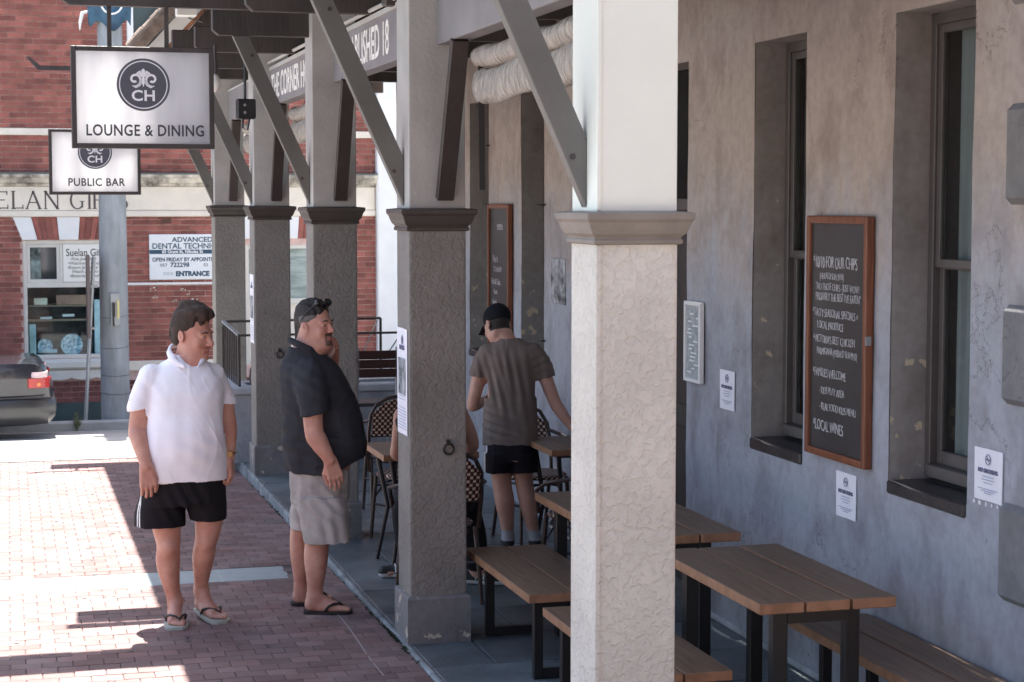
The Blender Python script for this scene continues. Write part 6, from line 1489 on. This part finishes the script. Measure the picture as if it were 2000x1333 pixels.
tuck(man1, [Outer(Sh), Outer(St)], lambda V: (V[:, 2] > .66) & (V[:, 2] < 1.43) & ((np.abs(V[:, 0] - .01) < .19) | (V[:, 2] > 1.23)) & ~((V[:, 1] < -.085) & (V[:, 0] < -.08) & (V[:, 2] < 1.0)) & ~((V[:, 1] < -.05) & (V[:, 0] > .0) & (V[:, 0] < .11) & (V[:, 2] > 1.34)))
sandal(man1, (-.060, .165, .034), (-.045, -.125, .034), .098, m_soleg, m_rubber, big=1)
sandal(man1, (.070, .232, .062), (.197, -.018, .034), .098, m_soleg, m_rubber, big=1)
q = MB(); q.tube([(.245 + .034*math.cos(a), .014 + .034*math.sin(a), .925 + .004*math.cos(a)) for a in [i*math.pi/10 for i in range(20)]], .0065, 8, closed=True); q.lathe([(.016, 0), (.018, .004), (.015, .008), (.001, .009)], (.245, -.030, .925), 14, 'Y')
obj('wristwatch', q, mat('watch_gold', (.35, .22, .10), .3, metal=.8), man1, local=True, smooth='auto')

# ---- man in a dark polo shirt with sunglasses on his head
B = Body(); R2 = rot(52, -3, 0); hc2 = (-.024, 0., 1.602); s2_ = 1.03
head(B, R2, hc2, s2_, chin2=.016)
B.cap((-.050, .0, 1.57), .066, (-.085, .0, 1.43), .085, .04)
B.loft([(.78, .0, .0, .15, .17), (.95, .01, .0, .20, .18), (1.14, 0, 0, .19, .18), (1.30, -.04, 0, .16, .17), (1.42, -.075, 0, .11, .11), (1.46, -.08, 0, .08, .08)], .04)
B.chain([(-.055, -.17, 1.36), (-.040, -.245, 1.06), (-.015, -.262, .99), (.048, -.270, .885)], [.062, .053, .052, .031], .03)
hand(B, (.048, -.270, .885), (.30, .0, -1), (.95, .25, .3), (.2, .9, 0), 1.12, (16, 24, 20), thumb=1)
B.chain([(-.04, .18, 1.34), (.05, .24, 1.18), (.065, .20, 1.30), (.074, .135, 1.415)], [.056, .046, .042, .029], .025)
hand(B, (.074, .135, 1.41), (-.14, -.12, 1), (.8, -.5, 0), (-.7, -.3, 0), 1.08, (30, 40, 30), thumb=-1)
B.chain([(0, -.08, .75), (-.01, -.09, .58), (-.025, -.10, .43), (-.034, -.10, .31), (-.038, -.10, .19), (-.045, -.10, .09)], [.11, .090, .068, .067, .050, .038], .03)
B.chain([(-.02, .08, .75), (-.07, .10, .58), (-.118, .11, .44), (-.122, .11, .31), (-.120, .115, .19), (-.120, .12, .09)], [.10, .080, .060, .060, .047, .036], .03)
foot(B, (-.045, -.10, .095), (-.098, -.098, .036), (.158, -.115, .030), big=-1)
foot(B, (-.120, .12, .09), (-.170, .118, .034), (.065, .15, .030), big=1)
def zone2(c):
    q = (c - np.array(hc2)) @ R2/s2_; z = np.zeros(len(c), int)
    st_ = ((q[:, 1] < -.070) & (q[:, 2] < -.040) & (q[:, 2] > -.106) & (np.abs(q[:, 0]) < .030)); z[st_] = 2
    z[(np.abs(q[:, 0]) < .021) & (q[:, 1] < -.085) & (q[:, 2] < -.0575) & (q[:, 2] > -.0765)] = 1
    return z
X2, Y2 = 1.69, 10.31; b2 = math.atan2(X2, Y2); z2_ = gz(Y2) + .003
man2 = body_obj('person', B, [m_skin, m_lip, m_stub], None, .0042, zone2, lambda V, N: .0008*vnoise(V*60), (X2, Y2, z2_), -b2)
man2.scale = (1.01,)*3
tag(man2, 'heavy man in dark polo shirt and pale linen shorts, hand at his cheek', 'person')
face_bits(man2, R2, hc2, s2_, (-.003, .0), m_hair2, .004)
Hh = Body().ell((0, .026, .060), (.084, .102, .090), .01).ell((0, .070, -.030), (.066, .048, .085), .03).ell((0, .082, -.075), (.050, .032, .05), .03)
Hh.ell((0, -.100, .020), (.070, .070, .080), .012, sub=True)
for s in (-1, 1): Hh.ell((s*.088, .006, -.012), (.030, .034, .042), .008, sub=True); Hh.ell((s*.06, -.055, -.02), (.04, .055, .062), .012, sub=True)
zh2 = lambda cc: (lambda q: ((q[:, 2] < .062) & (q[:, 1] < .048) & (np.abs(q[:, 0]) > .05)).astype(int))((cc - np.array(hc2)) @ R2/s2_)
Hh.T(R2, hc2, s2_); body_obj('hair', Hh, [m_hair2, m_grey], man2, .0030, zh2, hairdisp(R2, hc2, s2_, .009))
G = Body()
for s in (-1, 1):
    G.ell((s*.035, -.058, .128), (.034, .022, .022), .004); G.chain([(s*.064, -.058, .125), (s*.084, -.01, .085), (s*.086, .035, .035)], [.0035, .003, .003], .004)
G.cap((-.008, -.074, .131), .0035, (.008, -.074, .131), .0035, .004).T(R2, hc2, s2_)
body_obj('sunglasses', G, [mat('black_glasses', (.008, .008, .010), .06, spec=.9)], man2, .0022)
Sh = Body()
Sh.loft([(.790, .006, -.01, .196, .194), (.86, .016, -.01, .218, .203), (.93, .020, -.01, .230, .208), (1.02, .012, -.01, .224, .206), (1.12, .003, -.01, .217, .202), (1.22, -.018, -.01, .202, .196), (1.31, -.040, -.01, .185, .188), (1.385, -.062, -.005, .156, .158), (1.44, -.078, 0, .118, .112), (1.485, -.084, 0, .096, .090)], .02, e=2.2)
Sh.chain([(-.060, -.135, 1.350), (-.050, -.205, 1.26), (-.035, -.240, 1.145)], [.086, .084, .078], .03); Sh.chain([(-.03, .14, 1.35), (.06, .19, 1.26)], [.084, .078], .03)
Sh.cut(lambda X, Y, Z: np.where(Y < -.175, 1.142 - .14*(X + .03) - Z + .15*(Y + .24)*0, -1.0) if False else np.where(Y < -.198, 1.140 + .22*(X + .03) - Z, -1.0), (-.16, -.36, 1.02), (.10, -.199, 1.22))
Sh.cut(lambda X, Y, Z: np.maximum(.795 + .42*np.maximum(0, X - .04) - Z, -1.0) + 0*Y, (-.4, -.4, .75), (.4, .4, .95))
Sh.cap((-.034, -.246, 1.115), .062, (-.038, -.238, 1.18), .060, .003, sub=True)
Sh.loft([(.70, -.012, -.01, .168, .178), (.86, .004, -.01, .196, .186)], .002, sub=True, e=2.2)
Sh.cap((-.070, .0, 1.62), .074, (-.082, .0, 1.46), .080, .006, sub=True)
ring = [(-.082 + .094*math.cos(a), .088*math.sin(a), 1.487 - .035*math.cos(a)) for a in [R_(-60 + i*30) for i in range(-1, 6)]]
Sh.chain([(-.005, -.030, 1.440), (-.030, -.075, 1.462), (-.090, -.092, 1.495), (-.150, -.060, 1.520), (-.172, .0, 1.528), (-.150, .060, 1.520), (-.090, .09, 1.495), (-.03, .07, 1.46), (-.004, .03, 1.44)], [.012, .016, .015, .014, .014, .014, .015, .016, .012], .010)
body_obj('polo_shirt', Sh, [m_char], man2, .0050, None, wrinkle(.0055, [((-.06, -.15, 1.27), (.5, 0, .85), .055, .006, .13), ((-.15, -.1, 1.0), (.6, .2, .75), .075, .007, .2), ((.02, -.2, .9), (.2, 0, 1), .07, .005, .16)], seed=11.))
St = Body()
St.loft([(.62, -.01, .0, .160, .185), (.72, -.01, .0, .170, .185), (.84, -.015, .0, .168, .180)], .01, e=2.3)
St.loft([(.405, .036, -.105, .132, .108), (.50, .022, -.105, .136, .108), (.66, .0, -.09, .146, .112)], .012, e=2.2); St.loft([(.445, -.098, .115, .078, .095), (.52, -.085, .110, .088, .10), (.68, -.04, .09, .120, .110)], .012, e=2.2)
St.cap((.036, -.095, .33), .108, (.030, -.095, .46), .104, .004, sub=True); St.cap((-.088, .115, .38), .070, (-.08, .11, .49), .072, .004, sub=True)
body_obj('linen_shorts', St, [m_linen], man2, .0045, None, wrinkle(.007, [((.0, -.15, .62), (.7, 0, .7), .06, .006, .15), ((-.08, 0, .58), (.8, 0, .5), .05, .006, .12), ((.04, -.18, .47), (1, 0, .2), .07, .006, .12)], seed=21.))
tuck(man2, [Outer(Sh), Outer(St)], lambda V: (V[:, 2] > .56) & (V[:, 2] < 1.44) & ((V[:, 1] > -.205) | (V[:, 2] > 1.20)) & ~((V[:, 0] > .05) & (V[:, 2] > 1.15)))
sandal(man2, (-.105, -.098, .034), (.168, -.117, .034), .100, m_rubber, m_rubber, big=-1); sandal(man2, (-.180, .118, .034), (.078, .152, .034), .098, m_rubber, m_rubber, big=1)

# ---- young man in a cap seen from behind
B = Body(); R3 = rot(215, 30, -6); hc3 = (-.108, .055, 1.485); s3_ = 1.02
head(B, R3, hc3, s3_)
B.cap((-.085, .045, 1.46), .056, (-.03, .01, 1.36), .064, .04)
B.loft([(.60, -.02, 0, .155, .11), (.9, -.02, 0, .155, .10), (1.15, -.02, 0, .155, .095), (1.30, -.02, 0, .16, .085), (1.37, -.02, .005, .08, .06)], .04)
B.chain([(.150, .0, 1.305), (.262, -.01, 1.01), (.300, -.01, .94), (.385, -.03, .822)], [.052, .041, .040, .026], .03)
hand(B, (.385, -.03, .822), (.45, -.1, -.45), (.15, 1, -.1), (0, 0, -1), 1.05, (10, 12, 10), thumb=-1)
B.chain([(-.19, .0, 1.305), (-.262, .05, 1.00), (-.255, .10, .96), (-.17, .28, .98)], [.052, .041, .040, .026], .03)
hand(B, (-.17, .28, .98), (.4, .8, .1), (.2, 0, 1), (1, 0, 0), 1.05, (30, 40, 30))
B.chain([(-.090, 0, .72), (-.080, .01, .48), (-.058, -.005, .33), (-.045, .01, .20), (-.036, .03, .09)], [.092, .064, .063, .047, .036], .035)
B.chain([(.055, 0, .72), (.068, .01, .48), (.094, -.005, .33), (.116, .01, .20), (.138, .03, .09)], [.088, .060, .058, .044, .035], .035)
foot(B, (-.036, .03, .09), (-.036, -.015, .036), (-.045, .22, .032)); foot(B, (.138, .03, .09), (.136, -.015, .036), (.165, .22, .032))
def zone3(c):
    z = np.zeros(len(c), int); z[(c[:, 2] < .145) & (c[:, 2] >= .075)] = 1; z[c[:, 2] < .075] = 2
    q = (c - np.array(hc3)) @ R3/s3_
    z[(q[:, 1] > -.012 - .25*(q[:, 2] - .03)) & (q[:, 2] > -.048) & (c[:, 2] > 1.3) & (np.abs(q[:, 0]) < .068)] = 3
    return z
X3, Y3 = 3.165, 11.56; b3 = math.atan2(X3, Y3)
man3 = body_obj('person', B, [m_skin2, m_sock, m_shoe, m_hair2], None, .0042, zone3, lambda V, N: .0008*vnoise(V*60), (X3, Y3, .006), -b3)
tag(man3, 'young man in black cap and taupe t-shirt seen from behind at the tables', 'person')
Cp = Body().ell((0, .018, .052), (.085, .105, .090), .005)
Cp.cut(lambda X, Y, Z: (lambda q: -(q[1]*.28*0 + q[2] - .018 + .10*q[1]))([sum(R3[i, j]*((X, Y, Z)[i] - hc3[i])/s3_ for i in range(3)) for j in range(3)]), (-.4, -.3, 1.2), (.3, .4, 1.8))
Cp.T(np.eye(3), (0, 0, 0)) if False else None
Cp2 = Body(); E_ = Body().ell((0, .018, .052), (.085, .105, .090), .005).T(R3, hc3, s3_); Cp2.p += E_.p; Cp2.p += [p for p in Cp.p if p[0] == 'x']
V_ = Body().chain([(0, -.080, .030), (0, -.135, .012)], [.062, .055], .01, fl=((0, .25, .97), .10)).T(R3, hc3, s3_); Cp2.p += V_.p
body_obj('cap', Cp2, [m_capb], man3, .0032)
Sh = Body()
Sh.loft([(.712, -.022, .01, .186, .120), (.80, -.022, .01, .184, .122), (.93, -.022, .005, .180, .115), (1.05, -.020, .0, .174, .110), (1.16, -.018, .0, .176, .108), (1.27, -.018, .0, .190, .105), (1.33, -.018, .005, .180, .095), (1.375, -.020, .01, .125, .080), (1.405, -.026, .015, .075, .066)], .02, e=2.3)
Sh.chain([(-.165, .005, 1.315), (-.205, .01, 1.25), (-.232, .018, 1.150)], [.066, .064, .062], .03); Sh.chain([(.130, .005, 1.315), (.175, .0, 1.25), (.208, -.002, 1.150)], [.066, .064, .062], .03)
Sh.cut(lambda X, Y, Z: np.where(X < -.165, 1.155 - .2*(X + .23) - Z, -1.0), (-.34, -.15, 1.04), (-.166, .15, 1.21)); Sh.cut(lambda X, Y, Z: np.where(X > .142, 1.150 + .3*(X - .21) - Z, -1.0), (.143, -.15, 1.04), (.33, .15, 1.21))
Sh.cap((-.236, .02, 1.12), .050, (-.228, .016, 1.19), .048, .003, sub=True); Sh.cap((.214, -.002, 1.12), .050, (.200, 0, 1.19), .048, .003, sub=True)
Sh.loft([(.60, -.022, .01, .174, .108), (.77, -.022, .01, .172, .108)], .002, sub=True)
Sh.cap((-.10, .05, 1.48), .060, (-.05, .03, 1.395), .062, .006, sub=True); Sh.chain([(-.088, -.02, 1.402), (-.03, -.050, 1.402), (.028, -.02, 1.398)], [.006, .007, .006], .006)
body_obj('t_shirt', Sh, [m_tee], man3, .0048, None, wrinkle(.0042, [((-.13, -.08, 1.15), (1, 0, .25), .05, .005, .16), ((.02, -.1, 1.1), (1, 0, .15), .065, .006, .2), ((-.13, -.08, .86), (.3, 0, 1), .055, .009, .10), ((.0, -.1, .78), (.5, 0, .8), .08, .006, .14), ((.16, 0, 1.24), (-.4, 0, .9), .05, .005, .08)], sc=(12, 12, 2.6), seed=31.))
St = Body()
St.loft([(.60, -.018, .0, .172, .118), (.72, -.018, .0, .172, .115)], .01, e=2.3); St.loft([(.532, -.100, .0, .096, .112), (.66, -.10, .0, .096, .115)], .015, e=2.3); St.loft([(.532, .068, .0, .090, .112), (.66, .065, .0, .092, .115)], .015, e=2.3)
St.cap((-.095, 0, .47), .078, (-.095, 0, .57), .076, .004, sub=True); St.cap((.066, 0, .47), .073, (.066, 0, .57), .070, .004, sub=True)
def zst3(c): return ((c[:, 0] < -.12) & (np.abs(c[:, 1] + .052) < .006) | (c[:, 0] < -.12) & (np.abs(c[:, 1] + .030) < .005)).astype(int)
body_obj('shorts', St, [m_shorts, m_stripe], man3, .0042, zst3, wrinkle(.004, seed=41.))

tuck(man3, [Outer(Sh), Outer(St)], lambda V: (V[:, 2] > .555) & (V[:, 2] < 1.37) & ((np.abs(V[:, 0] + .02) < .16) | (V[:, 2] > 1.20)))

# ---- person seated behind the nearest grey pillar
B = Body(); R4 = rot(200, 14, 0); hc4 = (.03, .10, 1.30)
head(B, R4, hc4, 1.02)
B.cap((.03, .08, 1.27), .056, (.02, .02, 1.14), .066, .04)
B.loft([(.45, .0, .0, .17, .13), (.7, .0, .0, .16, .11), (.95, .0, .02, .17, .11), (1.08, .0, .03, .16, .085), (1.15, .02, .03, .08, .06)], .04)
B.chain([(-.155, .03, 1.06), (-.182, .18, .88), (-.178, .26, .80), (-.04, .50, .79)], [.050, .042, .043, .028], .03); hand(B, (-.04, .50, .785), (.7, .7, 0), (.7, -.7, 0), (0, 0, -1), 1.0, (10, 15, 12))
B.chain([(.170, .03, 1.07), (.235, .16, .93), (.240, .26, .84), (.12, .50, .79)], [.055, .045, .043, .028], .03); hand(B, (.12, .50, .785), (-.5, .8, 0), (.7, .5, 0), (0, 0, -1), 1.0, (10, 15, 12), thumb=1)
B.chain([(-.10, .0, .50), (-.15, .42, .50), (-.14, .52, .28), (-.11, .60, .10)], [.09, .065, .055, .034], .03); B.chain([(.10, .0, .50), (.20, .38, .50), (.25, .38, .28), (.275, .36, .10)], [.09, .065, .055, .034], .03)
foot(B, (-.11, .60, .10), (-.075, .61, .036), (-.27, .58, .032)); foot(B, (.275, .36, .10), (.24, .37, .036), (.43, .32, .032))
man4 = body_obj('person', B, [m_skin2, m_hair2], None, .005, lambda c: (c[:, 2] > 1.335).astype(int), None, (2.33, 10.36, .004), -math.atan2(2.36, 10.33))
tag(man4, 'person seated behind the nearest grey pillar in black trousers and striped shoes', 'person')
Sh = Body().loft([(.50, 0, .0, .19, .15), (.75, 0, 0, .18, .13), (.97, 0, .02, .187, .128), (1.08, 0, .03, .18, .10), (1.13, .01, .035, .11, .08), (1.17, .02, .04, .075, .07)], .02)
body_obj('singlet', Sh, [m_char], man4, .006, None, wrinkle(.004))
Tr = Body().chain([(-.10, .0, .50), (-.15, .42, .50), (-.14, .52, .30), (-.11, .60, .13)], [.115, .085, .078, .070], .03).chain([(.10, .0, .50), (.20, .38, .50), (.25, .38, .30), (.275, .36, .13)], [.115, .085, .078, .068], .03).ell((0, 0, .50), (.19, .15, .09), .03)
body_obj('trousers', Tr, [m_trous], man4, .006, None, wrinkle(.006))
for (h_, t_) in (((-.068, .61, .036), (-.285, .575, .034)), ((.235, .372, .036), (.445, .312, .034))):
    F = Body(); foot(F, np.array(h_) + (0, 0, .05), h_, t_)
    F2 = Body(); h0 = np.array(h_); t0 = np.array(t_); F2.cap(h0, .040, h0*.4 + t0*.6, .044, .02).cap(h0*.4 + t0*.6, .044, t0, .036, .02).cut(lambda X, Y, Z: .003 - Z, h0 - .5, h0 + (.5, .5, .02))
    def zz(c, h0=h0, t0=t0):
        f = ((c - h0) @ (t0 - h0))/((t0 - h0) @ (t0 - h0)); z = (c[:, 2] < .028).astype(int); z[(c[:, 2] >= .034) & (f > .15) & (f < .75) & ((f*9 % 1) < .33)] = 1; return z
    body_obj('shoe', F2, [m_shoe, m_stripe], man4, .0035, zz)
